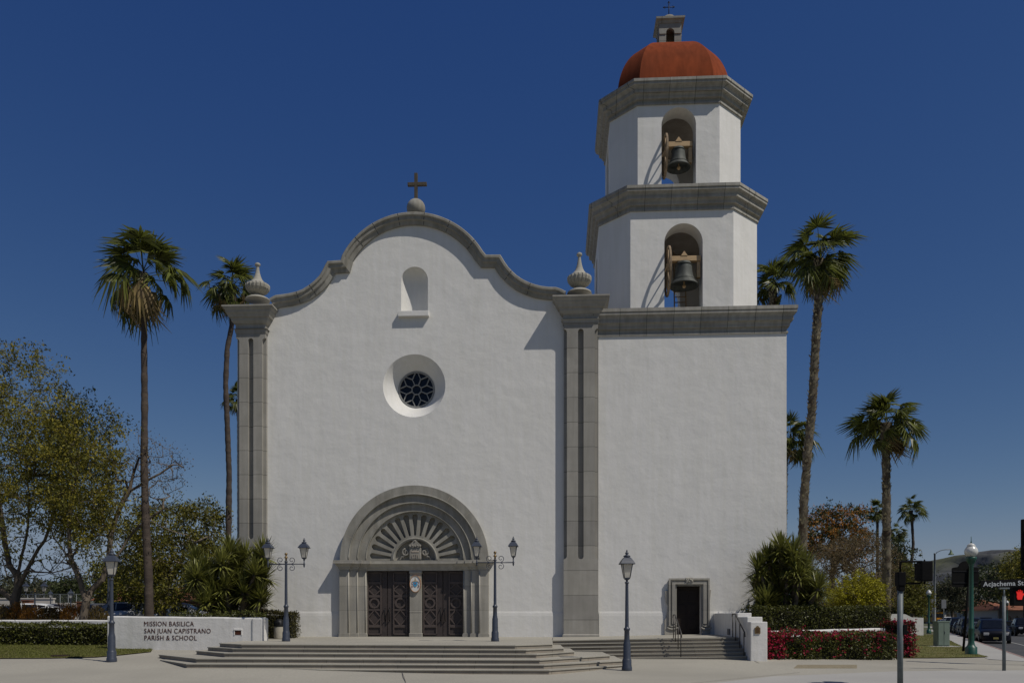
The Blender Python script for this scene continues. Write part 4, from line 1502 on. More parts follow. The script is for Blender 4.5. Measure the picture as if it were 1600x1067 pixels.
# ================================================================== LAMPS
def lantern(par, z, s=1.0, x=0.0):
    """four-sided tapered lantern, base at z"""
    m = MB()
    r4 = math.pi / 4
    m.lathe([(0.0, 0), (.03 * s, 0), (.05 * s, .03 * s), (.035 * s, .06 * s), (.10 * s, .10 * s), (.13 * s, .13 * s), (.13 * s, .15 * s), (0, .15 * s)], (x, 0, z), 4, False, None, r4)
    b0, b1 = .15 * s, .60 * s
    w0, w1 = .125 * s, .225 * s
    for sx in (-1, 1):
        for sy in (-1, 1):
            m.tube([(x + sx * w0 * .71, sy * w0 * .71, z + b0), (x + sx * w1 * .71, sy * w1 * .71, z + b1)], .013 * s, 5)
    m.lathe([(.0, b1 - .015 * s), (w1 * 1.03, b1 - .015 * s), (w1 * 1.05, b1 + .01 * s), (w1 * 1.42, b1 - .02 * s), (w1 * 1.45, b1 + .0 * s), (w1 * 1.15, b1 + .09 * s), (w1 * .80, b1 + .17 * s), (w1 * .50, b1 + .215 * s), (w1 * .46, b1 + .23 * s)], (x, 0, z), 4, False, None, r4)
    m.lathe([(.10 * s, b1 + .22 * s), (.12 * s, b1 + .235 * s), (.105 * s, b1 + .26 * s), (.05 * s, b1 + .28 * s), (.042 * s, b1 + .31 * s), (.065 * s, b1 + .335 * s), (.045 * s, b1 + .36 * s), (.02 * s, b1 + .39 * s), (.028 * s, b1 + .41 * s), (.01 * s, b1 + .45 * s), (0, b1 + .46 * s)], (x, 0, z), 12)
    o = m.build('lantern', M_lamp, par, True)
    m = MB()
    m.lathe([(0, b0 + .005), (w0 * .93, b0 + .005), (w1 * .95, b1 - .02 * s), (0, b1 - .02 * s)], (x, 0, z), 4, False, None, r4)
    m.build('glass_pane', M_frost, o, True)
    return z + b1 + .46 * s
def post(par, top, s=1.0):
    m = MB()
    pf = [(0, -.15), (.17, -.15), (.17, .05), (.165, .12), (.15, .15), (.15, .34), (.135, .37), (.125, .40), (.118, .86), (.105, .90), (.10, .93), (.088, 1.0), (.082, 1.28), (.10, 1.30), (.105, 1.33), (.10, 1.36), (.07, 1.38), (.062, 1.42), (.05, top - .1), (.05, top - .06), (.07, top - .04), (.07, top - .01), (.045, top), (0, top)]
    m.lathe([(r * s, z) for r, z in pf], (0, 0, 0), 16)
    return m.build('post', M_lamp, par, True)
def single_lamp(px, py, ht_px, lab, grp, rz=0.0, p=None, s=1.0):
    p = p or GG(px, py)
    H = ht_px / SCL(p)
    t = thing('street_lamp', lab, 'street lamp', p, grp)
    sz = s * 1.0
    lh = 1.06 * sz
    post(t, H - lh + .02)
    lantern(t, H - lh, sz)
    t.rotation_euler = (0, 0, rz)
    return t
single_lamp(979.5, 1047, 189, 'blue grey single lantern post in front of the right end of the main steps', 'single lantern posts', 0.1)
single_lamp(174.5, 1033.5, 178, 'blue grey single lantern post on the paving at left end of the sign wall', 'single lantern posts', 0.15)
def twin_lamp(p, H, lab, grp, first=None):
    t = thing('twin_lamp', lab, 'street lamp', p, grp)
    s = .83
    lz = H - 1.06 * s
    az = lz - .12
    post(t, az + .12, .92)
    m = MB()
    hw = .70
    m.tube([(-hw, 0, az), (hw, 0, az)], .022, 6)
    for sgn in (-1, 1):
        m.tube([(sgn * hw, 0, az - .10), (sgn * hw, 0, lz + .02)], .026, 6)
        m.lathe([(0, -.14), (.02, -.12), (.035, -.06), (.03, -.02), (.05, .0), (.03, .03)], (sgn * hw, 0, az), 8)
        for up in (-1, 1):
            sp = []
            for i in range(22):
                tt = i / 21
                rr = .13 * (1 - .72 * tt)
                an = R(-90 * up + up * 430 * tt)
                sp.append((sgn * (.22 + rr * math.cos(an)), 0, az + up * .15 + rr * math.sin(an)))
            m.tube(sp, .013, 5)
    m.build('arm', M_lamp, t, True)
    for sgn in (-1, 1):
        lantern(t, lz, s, sgn * hw)
    m = MB()
    m.lathe([(0, 0), (.035, .0), (.035, .1), (.08, .12), (.055, .15), (.03, .17), (.03, .22), (.06, .24), (.05, .30), (0, .31)], (0, 0, az + .12), 10)
    m.build('finial', M_brass, t, True)
    return t
def plat(px, py):
    return Gz(px, py, ZP)
pA, pB = plat(447, 1001.5), plat(773.5, 1001.5)
twin_lamp(pA, 161.5 / SCL(pA), 'blue grey twin lantern post on the platform left of the church doors', 'twin lantern posts')
twin_lamp(pB, 164 / SCL(pB), 'blue grey twin lantern post on the platform right of the church doors', 'twin lantern posts')
# lamp behind the sign wall and the far ones in the car park
def far_ground(px, d):
    q = Dp(px, 962, d)
    return Vector((q.x, q.y, terrain(q.x, q.y)))
p = far_ground(169.5, 43.0)
H = (962 - 868) / SCL(p) + EYE - p.z
single_lamp(0, 0, H * SCL(p), 'blue grey lantern post standing just behind the sign wall and the nearer post', 'single lantern posts', 0.2, p)
p = far_ground(54.5, 62.0)
twin_lamp(p, (962 - 907.5) / SCL(p) + EYE - p.z, 'small twin lantern post in the car park between the left tree trunks', 'twin lantern posts')
for px, yt_, d, lab in ((79, 921, 95, 'distant thin lantern post in front of the chain link fence'), (110.5, 919, 75, 'distant dark lantern post left of the second tree trunk in the car park'), (266, 912, 62, 'slim lantern post among parked cars behind the sign lettering')):
    p = far_ground(px, d)
    H = (962 - yt_) / SCL(p) + EYE - p.z
    single_lamp(0, 0, H * SCL(p), lab, 'single lantern posts', 0.3, p, .95)

# green globe lamps of the street
M_green = mat('dark_green_lamp_paint', (0.010, 0.060, 0.040), 0.4, 0.15, 6, spec=0.5)
def globe_lamp(px, py, ytop, lab, z=0.02, d=None):
    p = Gz(px, py, z) if d is None else Vector(Dp(px, 962, d)[:2] + (z,))
    H = (py - ytop) / SCL(p) if d is None else (962 - ytop) / SCL(p) + EYE - z
    t = thing('globe_lamp', lab, 'street lamp', p, 'green globe street lamps')
    k = H / 5.2
    m = MB()
    pf = [(0, -.1), (.26, -.1), (.26, .02), (.24, .06), (.24, .32), (.19, .36), (.15, .42), (.125, .55), (.115, 1.1), (.135, 1.14), (.105, 1.18), (.085, 3.9), (.10, 3.93), (.10, 3.98), (.15, 4.05), (.22, 4.2), (.23, 4.28), (.19, 4.31), (0, 4.31)]
    m.lathe([(r * k, z_ * k) for r, z_ in pf], (0, 0, 0), 16)
    m.build('post', M_green, t, True)
    m = MB()
    pf = [(0, 4.30), (.13, 4.30), (.22, 4.37), (.275, 4.48), (.28, 4.56), (.25, 4.66), (.19, 4.74), (.165, 4.77), (.18, 4.79), (.13, 4.86), (.06, 4.90), (0, 4.92)]
    m.lathe([(r * k, z_ * k) for r, z_ in pf], (0, 0, 0), 20)
    m.build('globe', mat('white_globe_glass', (0.55, 0.55, 0.52), 0.25, 0.12, 6, spec=0.6), t, True)
    m = MB(); m.lathe([(0.03 * k, 4.88 * k), (.035 * k, 4.95 * k), (.015 * k, 5.0 * k), (.012 * k, 5.2 * k), (0, 5.21 * k)], (0, 0, 0), 8)
    m.build('finial', M_green, t, True)
globe_lamp(1517.5, 1022, 838, 'tall green lamp post with white globe beside the black sign board')
globe_lamp(1451.3, 988.5, 917, 'smaller green globe lamp in front of the white boundary wall')
globe_lamp(1441.5, 976, 933, 'most distant green globe lamp beside the boundary wall')
p = far_ground(1575, 90); p.z = 0
globe_lamp(1573.5, 0, 935, 'distant white globe lamp across the street under the dark trees', 0.0, 110)

# cobra-arm street light with a bell shade
p = Gz(1460.5, 984.5, 0.02)
t = thing('street_light', 'tall grey street light with curved arm and bell shaped shade', 'street light', p)
k = 1 / SCL(p)
hp = (984.5 - 866) * k
m = MB(); m.lathe([(0, -.1), (.2, -.1), (.2, .3), (.14, .35), (.12, hp * .7), (.10, hp), (.12, hp + .02), (.12, hp + .15), (0, hp + .2)], (0, 0, 0), 12)
M_galv = mat('weathered_grey_metal', (0.17, 0.185, 0.19), 0.55, 0.2, 5, metal=0.3)
m.build('post', M_galv, t, True)
m = MB(); m.tube([(1.9 * math.sin(R(a)) * 1.0, 0, hp - .1 + .75 * (1 - math.cos(R(a)))) for a in range(0, 91, 10)] if False else [(0, 0, hp), (.3, 0, hp + .3), (.8, 0, hp + .52), (1.3, 0, hp + .6), (1.85, 0, hp + .6), (1.93, 0, hp + .52)], .05, 6)
m.build('arm', M_galv, t, True)
m = MB(); m.lathe([(.05, .12), (.08, .0), (.12, -.1), (.16, -.25), (.30, -.42), (.36, -.47), (.34, -.49), (0, -.45)], (1.93, 0, hp + .45), 14)
m.build('shade', mat('bell_shade_green', (0.10, 0.14, 0.07), 0.5, 0.15, 5), t, True)

# ================================================================== STREET FURNITURE
# trash can
p = plat(436, 997.6)
k = 1 / SCL(p)
t = thing('trash_can', 'beige round trash can with black dome lid by the hedge', 'trash can', p)
m = MB(); r = .21
m.lathe([(0, 0), (r * .96, 0), (r, .03), (r * 1.02, .50), (r, .53), (0, .53)], (0, 0, 0), 24)
m.build('body', mat('beige_aggregate_bin', (0.36, 0.33, 0.27), 0.9, 0.12, 12, bump=.004, bs=60), t, True)
m = MB(); m.lathe([(0, .525), (r * 1.08, .525), (r * 1.10, .56), (r * 1.06, .63), (r * .95, .72), (r * .7, .80), (r * .35, .84), (0, .85)], (0, 0, 0), 24)
m.bbox((-.10, -r * 1.08, .60), (.10, -r * .8, .71), .02)
m.build('lid', M_iron, t, True)

# utility cabinet
p = Gz(1471.5, 1009, 0.05)
k = 1 / SCL(p)
t = thing('utility_cabinet', 'pale green metal utility cabinet on a concrete pad in the lawn', 'utility cabinet', p)
M_cab = mat('pale_green_cabinet', (0.155, 0.20, 0.165), 0.65, 0.1, 3)
w, h = 9.0 * k, 39.0 * k
m = MB(); m.bbox((-w, -.25, 0), (w, .35, h), .02); m.bbox((-w - .03, -.28, h - .07), (w + .03, .38, h + .01), .015)
o = m.build('body', M_cab, t, True)
m = MB(); m.bbox((-w + .03, -.27, .08), (-.01, -.24, h - .1), .008); m.bbox((.01, -.27, .08), (w - .03, -.24, h - .1), .008)
d_ = m.build('door', M_cab, t, True)
m = MB(); m.bbox((.03, -.30, h * .5), (.06, -.265, h * .5 + .16), .006)
m.build('handle', M_galv, d_, True)
m = MB(); m.bbox((-w - .45, -.6, -.12), (w + .5, .6, .01), .02)
m.build('pad', M_conc, t, True)

# black sign board seen from the back
p = Gz(1504.5, 1017, 0.03)
k = 1 / SCL(p)
t = thing('sign_board', 'black sign board with a curved top seen from behind on a leaning pole', 'sign board', p)
lean = (11.0) * k
hb0, hb1, hb2 = (1017 - 916.5) * k, (1017 - 886) * k, (1017 - 876) * k
m = MB(); m.tube([(0, 0, -.2), (lean, 0, hb1)], .058, 10)
M_blk = mat('matt_black_sign', (0.007, 0.007, 0.007), 0.75, 0.2, 4, spec=0.1)
m.build('pole', M_blk, t, True)
b0x, b1x = (1489 - 1504.5) * k, (1529.5 - 1504.5) * k
m = MB()
cxb = (b0x + b1x) / 2
tp = [(b1x, hb0), (b1x, hb1 - .05), (b1x - .06, hb1), (b1x - .28, hb1 + .02)] + [(cxb + (b1x - .34 - cxb) * math.cos(R(a)), hb1 + .04 + (hb2 - hb1 - .04) * math.sin(R(a))) for a in range(10, 171, 16)] + [(b0x + .28, hb1 + .02), (b0x + .06, hb1), (b0x, hb1 - .05), (b0x, hb0)]
m.plate([tp], .07, .12)
bd = m.build('board', M_blk, t, True)
m = MB()
for zz in (hb0 + .2, hb1 - .2):
    m.bbox((b0x + .05, .05, zz - .03), (b1x - .05, .085, zz + .03), .006)
m.build('brace', M_iron, bd, True)

# street name sign
p = Gz(1568.8, 1047.5, 0.0)
k = 1 / SCL(p)
t = thing('street_name_sign', 'black street name sign reading Acjachema St on a grey pole', 'street sign', p)
hp = (1047.5 - 919) * k
M_pole = mat('blue_grey_pole_paint', (0.12, 0.14, 0.145), 0.5, 0.2, 7)
m = MB(); m.tube([(0, 0, -.1), (0, 0, (1047.5 - 932) * k)], .055, 12); m.tube([(0, 0, (1047.5 - 932) * k - .02), (0, 0, hp + .02)], .028, 8)
m.lathe([(0.055, 0), (.05, .03), (0, .04)], (0, 0, (1047.5 - 932) * k), 12)
m.bbox((-.16, -.04, hp - .02), (.16, .04, hp + .03), .01)
m.build('pole', M_pole, t, True)
m = MB()
s0, s1 = (1533.5 - 1568.8) * k, (1606 - 1568.8) * k
zs0, zs1 = (1047.5 - 918) * k, (1047.5 - 906.5) * k
sl_ = .025
m.plate([[(s0, zs0), (s1, zs0 + sl_ * (s1 - s0)), (s1, zs1 + sl_ * (s1 - s0) * 1.6), (s0, zs1)]], -.02, .02)
o = m.build('blade', M_blk, t, True)
m = MB()
v, f = text_mesh('Acjachema St', .2, .008, 1.0, 'LEFT', 1.04, 0.003)
x0 = min(a[0] for a in v); x1 = max(a[0] for a in v)
xa, xb = (1536.5 - 1568.8) * k, (1597.8 - 1568.8) * k
ch = (916.0 - 908.6) * k / .145
m.add([(xa + (a - x0) * (xb - xa) / (x1 - x0), b - .024, zs0 + .045 + c * ch + sl_ * 1.3 * (xa + (a - x0) * (xb - xa) / (x1 - x0) - s0)) for a, b, c in v], f)
m.build('lettering', mat('pale_sign_lettering', (0.42, 0.44, 0.45), 0.7, 0.05, 4), o, True)

# pedestrian signal on a grey pole, seen from behind
p = Gz(1406.5, 1072, 0.0)
p = Vector((p.x, p.y, terrain(p.x, p.y)))
k = 1 / SCL(p)
def py2z(y):
    return EYE + (962 - y) * k
t = thing('pedestrian_signal', 'black pedestrian signal on a bracket atop a thick grey pole', 'pedestrian signal', p)
m = MB(); m.tube([(0, 0, -.2), (0, 0, py2z(922) - p.z)], 4.3 * k, 16)
m.lathe([(6 * k, -.3), (6 * k, 0.0), (5 * k, .04)], (0, 0, 0), 16)
m.build('pole', M_pole, t, True)
M_sig = mat('black_signal_housing', (0.006, 0.006, 0.0065), 0.75, 0.2, 6, spec=0.08)
def rel(px, py):
    return ((px - 1406.5) * k, py2z(py) - p.z)
m = MB()
x0, z0 = rel(1401, 915); x1, z1 = rel(1412.5, 893.5)
m.bbox((x0, -.12, z0), (x1, .12, z1), .02)
m.bbox((rel(1402.5, 0)[0], -.1, rel(0, 923)[1]), (rel(1411.5, 0)[0], .1, z0 + .02), .02)
xx, zz = rel(1406.5, 895)
xe, ze = rel(1440, 877); _, zl = rel(0, 911)
m.tube([(xx, 0, zz), (xx, 0, ze - .02), (xx + .03, 0, ze), (xe, 0, ze), (xe, 0, ze - .05)], 1.6 * k, 8)
m.tube([(xx, 0, zl), (xe - .05, 0, zl), (xe, 0, zl + .06)], 1.6 * k, 8)
m.build('bracket', M_sig, t, True)
x0, z0 = rel(1434.5, 908); x1, z1 = rel(1452.5, 876.5)
m = MB()
m.bbox((x0, -.16, z0), (x1, .14, z1), .035)
m.bbox((x0 + .03, .1, z0 + .03), (x1 - .03, .34, z1 - .03), .03)
m.lathe([(.02, 0), (.025, .02), (.015, .05), (0, .06)], ((x0 + x1) / 2, 0, z1 - .01), 8)
m.lathe([(0, -.08), (.022, -.06), (.022, .01)], ((x0 + x1) / 2, 0, z0), 8)
m.build('signal_head', M_sig, t, True)
m = MB()
xb0, zb0 = rel(1408, 978); xb1, zb1 = rel(1415, 990)
zc_ = rel(0, 985)[1]
m.bbox((3.5 * k, -.07, zc_ - .1), (9.5 * k, .07, zc_ + .16), .015)
m.lathe([(.035, 0), (.035, .05), (0, .06)], (0, 0, 0), 10, True, Matrix.Translation((9 * k, 0, zc_ - .03)) @ Matrix.Rotation(R(90), 4, 'Y'))
m.build('push_button', M_sig, t, True)
# traffic signal group just at the right edge, with the lit red hand
p = Dp(1611, 962, 30.0)
p.z = 0.0
k = 1 / SCL(p)
t = thing('traffic_signal', 'black traffic signal post at the right edge with a lit red hand', 'traffic signal', p)
def rl(px, py):
    return ((px - 1611) * k, EYE + (962 - py) * k)
m = MB(); m.tube([(0, 0, -.2), (0, 0, rl(0, 800)[1])], .085, 14)
m.lathe([(.16, 0), (.16, .25), (.10, .3)], (0, 0, 0), 14)
m.build('post', M_blk, t, True)
m = MB()
x0, z0 = rl(1596, 891); x1, z1 = rl(1622, 811)
m.bbox((x0, -.1, z0), (x1, .05, z1), .03)
o = m.build('signal_head', M_sig, t, True)
m = MB()
for j in range(3):
    zc_ = z0 + (z1 - z0) * (j + .5) / 3
    m.lathe([(.15, 0), (.15, .22), (.14, .22), (.14, 0)], (0, 0, 0), 14, True, Matrix.Translation(((x0 + x1) / 2, -.08, zc_)) @ Matrix.Rotation(R(90), 4, 'X'))
m.build('visor', M_sig, o, True)
m = MB()
x0, z0 = rl(1583, 946); x1, z1 = rl(1605, 914)
m.bbox((x0, -.05, z0), (x1, .22, z1), .03)
m.bbox((x0 + .03, -.16, z1 - .03), (x1 - .03, .02, z1 - .005), .008)
hd = m.build('walk_signal', M_sig, t, True)
me_ = bpy.data.materials.new('lit_red_hand')
me_.use_nodes = True
b = me_.node_tree.nodes['Principled BSDF']
b.inputs['Base Color'].default_value = (.5, .01, .01, 1)
b.inputs['Emission Color'].default_value = (1.0, .025, .015, 1)
b.inputs['Emission Strength'].default_value = 0.34
m = MB()
hc = rl(1592.5, 929)
u = .024
pts = [(-3, -7), (3, -7), (4.2, -2), (6.4, 1.5), (5.6, 2.6), (3.8, 1.2), (4.0, 6.2), (2.6, 6.6), (2.1, 2), (1.6, 7.6), (.1, 7.7), (0, 2.2), (-1.2, 7.4), (-2.5, 7.1), (-1.8, 1.8), (-3.8, 5.6), (-5, 5), (-3.9, .4), (-4.3, -3)]
m.plate([[(hc[0] + a * u, hc[1] + b_ * u) for a, b_ in pts]], -.075, -.04)
m.build('red_hand', me_, hd, True)
# ================================================================== VEGETATION
def np_mesh(name, V, Fq, m, parent=None, smooth=False):
    V = np.asarray(V, dtype=np.float32)
    Fq = np.asarray(Fq, dtype=np.int32)
    me = bpy.data.meshes.new(name)
    if parent is not None:
        V = V - np.array(parent.location, dtype=np.float32)
    k = Fq.shape[1]
    me.vertices.add(len(V))
    me.vertices.foreach_set('co', V.ravel())
    me.loops.add(Fq.size)
    me.loops.foreach_set('vertex_index', Fq.ravel())
    me.polygons.add(len(Fq))
    me.polygons.foreach_set('loop_start', np.arange(0, Fq.size, k, dtype=np.int32))
    me.polygons.foreach_set('loop_total', np.full(len(Fq), k, dtype=np.int32))
    if smooth:
        me.polygons.foreach_set('use_smooth', np.ones(len(Fq), dtype=bool))
    me.materials.append(m)
    me.update(calc_edges=True)
    me.validate()
    o = bpy.data.objects.new(name, me)
    COL.objects.link(o)
    if parent is not None:
        o.parent = parent
    return o
def unit(a):
    return a / np.maximum(np.linalg.norm(a, axis=1, keepdims=True), 1e-9)
def leaves(C, D, L, W, rng, droop=0.0):
    """diamond leaves, centre points C, axis D, length L, width W"""
    n = len(C)
    D = unit(D)
    r = unit(rng.normal(size=(n, 3)))
    S = unit(np.cross(D, r))
    N = np.cross(S, D)
    L = np.broadcast_to(np.asarray(L, dtype=float), (n,))[:, None]
    W = np.broadcast_to(np.asarray(W, dtype=float), (n,))[:, None]
    V = np.empty((n, 4, 3))
    V[:, 0] = C - D * L * .5
    V[:, 1] = C + S * W * .5 - N * W * .12
    V[:, 2] = C + D * L * .5
    V[:, 2, 2] -= droop * L[:, 0]
    V[:, 3] = C - S * W * .5 - N * W * .12
    return V.reshape(-1, 3), np.arange(n * 4).reshape(-1, 4)
def in_poly_px(px, py, pg):
    return in_poly(px, py, pg)
def poly_targets(pg, n, d0, d1, rng, dens=None):
    xs_ = [p[0] for p in pg]; ys_ = [p[1] for p in pg]
    out = []
    while len(out) < n:
        x, y = rng.uniform(min(xs_), max(xs_)), rng.uniform(min(ys_), max(ys_))
        if in_poly(x, y, pg):
            t = rng.uniform(-1, 1)
            out.append(Dp(x, y, (d0 + d1) / 2 + (d1 - d0) / 2 * t))
    return out
def skeleton(paths, targets, rng, rtip, rbase, lift=0.15, stepl=0.45):
    pos, par, fixed = [], [], {}
    for pth in paths:                       # the first path is the trunk; later ones start at a point already there
        prev = None
        for i, p in enumerate(pth):
            p = Vector(p)
            if i == 0 and pos:
                prev = min(range(len(pos)), key=lambda k: (pos[k] - p).length)
                continue
            if prev is not None:
                q = pos[prev]
                m_ = max(1, int((p - q).length / stepl))
                for j in range(1, m_ + 1):
                    t = j / m_
                    w = q.lerp(p, t)
                    if j < m_:
                        w += Vector(rng.normal(size=3)) * 0.035
                    pos.append(w); par.append(prev)
                    prev = len(pos) - 1
            else:
                pos.append(p); par.append(-1)
                prev = len(pos) - 1
    ntr = len(pos)
    A = np.array([tuple(p) for p in pos])
    tg = [Vector(t) for t in targets]
    mind = [float(np.min(np.linalg.norm(A - np.array(t), axis=1))) for t in tg]
    tips = []
    for k in np.argsort(mind):
        t = tg[k]
        d = np.linalg.norm(A - np.array(t), axis=1)
        d = d + 0.6 * np.maximum(0, A[:, 2] - t.z)         # prefer to grow upward
        i = int(np.argmin(d))
        q = pos[i]
        L_ = (t - q).length
        m_ = max(2, int(L_ / stepl))
        mid = q.lerp(t, .5) + Vector((0, 0, -lift * L_ * .5)) + Vector(rng.normal(size=3)) * 0.09 * L_
        prev = i
        new = []
        for j in range(1, m_ + 1):
            s = j / m_
            w = q * (1 - s) ** 2 + mid * 2 * s * (1 - s) + t * s * s
            pos.append(w); par.append(prev); prev = len(pos) - 1
            new.append(tuple(w))
        A = np.vstack([A, np.array(new)])
        tips.append(prev)
    cnt = np.zeros(len(pos))
    for t in tips:
        cnt[t] += 1
    for i in range(len(pos) - 1, -1, -1):
        if par[i] >= 0:
            cnt[par[i]] += cnt[i]
    mx = max(cnt.max(), 1)
    ex = math.log(rbase / rtip) / math.log(mx) if mx > 1 else .5
    rad = rtip * np.maximum(cnt, 1) ** ex
    m = MB()
    n = 6
    for i in range(len(pos)):
        if par[i] < 0:
            continue
        a, b = pos[par[i]], pos[i]
        if (b - a).length < 1e-4:
            continue
        ra, rb = min(rad[par[i]], rad[i] * 1.25), rad[i]
        k = 7 if rb > .05 else (5 if rb > .02 else 3)
        m.tube([a - (b - a) * .08, b], [ra, rb], k, False)
    return m, [pos[t] for t in tips], pos, par, rad
M_bark = mat('grey_brown_bark', (0.13, 0.105, 0.08), 0.95, 0.3, 3, bump=.02, bs=12, stretch=(2, 2, .6))
M_barkp = mat('pale_bark', (0.20, 0.165, 0.13), 0.95, 0.25, 3, bump=.015, bs=12)
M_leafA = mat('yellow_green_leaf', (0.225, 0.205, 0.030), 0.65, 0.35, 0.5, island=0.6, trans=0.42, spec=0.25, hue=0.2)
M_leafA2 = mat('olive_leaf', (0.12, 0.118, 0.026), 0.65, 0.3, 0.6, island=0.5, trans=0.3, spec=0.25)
M_leafB = mat('brown_leaf', (0.135, 0.10, 0.055), 0.8, 0.3, 1, island=0.45, trans=0.25)
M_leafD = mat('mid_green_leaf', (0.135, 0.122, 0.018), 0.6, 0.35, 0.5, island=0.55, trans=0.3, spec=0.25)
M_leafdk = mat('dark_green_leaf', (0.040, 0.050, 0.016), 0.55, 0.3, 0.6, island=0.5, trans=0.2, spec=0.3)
M_leafY = mat('bright_yellow_green_leaf', (0.30, 0.275, 0.016), 0.6, 0.25, 0.8, island=0.45, trans=0.35)
M_leafO = mat('orange_brown_leaf', (0.33, 0.145, 0.024), 0.7, 0.3, 0.8, island=0.45, trans=0.3)
M_leafH = mat('hedge_leaf', (0.075, 0.080, 0.016), 0.5, 0.3, 0.9, island=0.55, trans=0.2, spec=0.35)
M_flower = mat('magenta_bougainvillea_flower', (0.30, 0.010, 0.045), 0.7, 0.2, 1, island=0.4, trans=0.3)
M_grey = mat('grey_green_leaf', (0.055, 0.058, 0.034), 0.8, 0.25, 0.3, island=0.4, trans=0.2)

def tree(name, label, base, paths, targets, leafspec, rng, rtip=.012, rbase=.3, bark=None, group=None, lift=.15, stepl=.45, twigs=()):
    """leafspec: [(part name, material, leaves per tip, spread, length, width), ...]"""
    t = thing(name, label, 'tree', base, group)
    m, tips, pos, par, rad = skeleton(paths, list(targets) + list(twigs), rng, rtip, rbase, lift, stepl)
    m.build('trunk', bark or M_bark, t)
    if twigs:
        tw = {tuple(round(c, 3) for c in q) for q in twigs}
        tips = [q for q in tips if tuple(round(c, 3) for c in q) not in tw]
    T = np.array([tuple(p) for p in tips])
    for part, mt, n, spread, L, W in leafspec:
        k = rng.random(len(T)) < 1.0
        # leaves gather in small sprays round each twig end, so gaps stay between the sprays
        sub = np.repeat(T, 5, axis=0) + rng.normal(size=(len(T) * 5, 3)) * np.array([spread, spread, spread * .7])
        C = np.repeat(sub, max(1, n // 5), axis=0)
        C = C + rng.normal(size=C.shape) * spread * .33
        D = rng.normal(size=C.shape) + np.array([0, 0, -.25])
        ln = L * rng.uniform(.6, 1.3, len(C))
        V, Fq = leaves(C, D, ln, ln * W, rng, .1)
        np_mesh(part, V, Fq, mt, t)
    return t
rng = np.random.default_rng(11)
def pth(d, *pts):
    return [Dp(x, y, d) for x, y in pts]

# -- big leafy tree at the left edge
dA = 43.0
bA = Dp(25, 972, dA); bA.z = terrain(bA.x, bA.y)
polyA = [(-150, 620), (-60, 590), (20, 592), (55, 625), (95, 655), (122, 725), (120, 790), (95, 832), (62, 812), (40, 838), (0, 850), (-60, 850), (-150, 860)]
tA = poly_targets(polyA, 400, 39.5, 47.5, rng)
tA += [Dp(x, y, dA + rng.uniform(-2, 2)) for x, y in ((8, 556), (38, 540), (50, 562), (72, 572), (84, 590), (93, 605), (-10, 565), (62, 600), (20, 545), (100, 625), (30, 860), (2, 872), (16, 866), (15, 575), (32, 570), (45, 585), (60, 575), (25, 560), (5, 580), (78, 610), (88, 625), (108, 640))]
tree('leafy_tree', 'large leafy yellow green tree with forked trunk at the far left edge', bA,
     [[bA - Vector((0, 0, .3)), Dp(25, 953, dA), Dp(23, 939, dA), Dp(28, 918, dA), Dp(27, 897, dA), Dp(37, 857, dA), Dp(44, 820, dA), Dp(46, 770, dA), Dp(40, 700, dA)],
      pth(dA, (23, 939), (5, 925), (-15, 905), (-40, 880), (-70, 830), (-90, 780)),
      pth(dA - .5, (28, 918), (42, 891), (60, 857), (75, 830), (88, 790), (92, 730)),
      pth(dA - 1, (27, 897), (55, 893), (84, 894), (110, 887)),
      pth(dA + .5, (27, 897), (14, 880), (8, 850), (0, 800), (-10, 720), (-5, 640))],
     tA, [('crown', M_leafA2, 65, .42, .16, .42), ('sun_tinted_sprays', M_leafA, 65, .44, .16, .42)], rng, .010, .24, None, None, .15, .45, poly_targets([(-60, 850), (20, 840), (70, 830), (112, 850), (112, 892), (84, 915), (20, 905), (-60, 900)], 90, 40.5, 45.5, rng))  # yellower sprays all through the crown: sunlight put into leaf colour
# -- second tree, leafy on the left and nearly bare on the right
dB = 40.0
bB = Dp(131, 972, dB); bB.z = terrain(bB.x, bB.y)
polyB = [(70, 660), (130, 645), (172, 670), (186, 700), (184, 780), (165, 838), (130, 862), (95, 850), (75, 780)]
tB = poly_targets(polyB, 250, 37.5, 43.5, rng)
tB += [Dp(x, y, dB + rng.uniform(-2, 2)) for x, y in ((110, 622), (140, 622), (165, 648), (172, 640), (185, 662), (92, 628), (120, 860), (150, 868), (84, 868), (140, 880), (125, 632), (150, 640), (178, 655), (188, 672), (100, 640))]
pathsB = [[bB - Vector((0, 0, .3)), Dp(131, 960, dB), Dp(135, 939, dB), Dp(124, 902, dB), Dp(112, 877, dB), Dp(108, 852, dB), Dp(108, 820, dB), Dp(115, 770, dB), Dp(125, 710, dB)],
          pth(dB, (112, 877), (96, 855), (84, 840), (76, 812), (80, 770)),
          pth(dB + .3, (135, 939), (142, 922), (160, 905), (169, 880), (173, 840), (183, 804), (202, 767), (208, 742), (217, 715)),
          pth(dB + .6, (160, 905), (191, 857), (208, 832), (225, 815), (255, 795), (282, 772)),
          pth(dB + .2, (202, 767), (222, 757), (250, 740), (270, 726)),
          pth(dB, (173, 840), (162, 815), (158, 780))]
tBb = poly_targets([(196, 690), (218, 672), (265, 690), (290, 712), (287, 760), (262, 795), (215, 800), (192, 770)], 150, 38.5, 42.5, rng)
tt = thing('leafy_tree', 'forked tree leafy on its left with nearly bare pale limbs reaching right', 'tree', bB)
twB = poly_targets([(70, 850), (120, 850), (168, 870), (165, 905), (100, 912), (70, 895)], 60, 38, 42, rng)
m, tipsB, *_ = skeleton(pathsB, tB + tBb + twB, rng, .0085, .19, .1)
m.build('trunk', M_bark, tt)
_tw = {tuple(round(c, 3) for c in q) for q in twB}
TB_ = np.array([tuple(p) for p in tipsB if tuple(round(c, 3) for c in p) not in _tw])
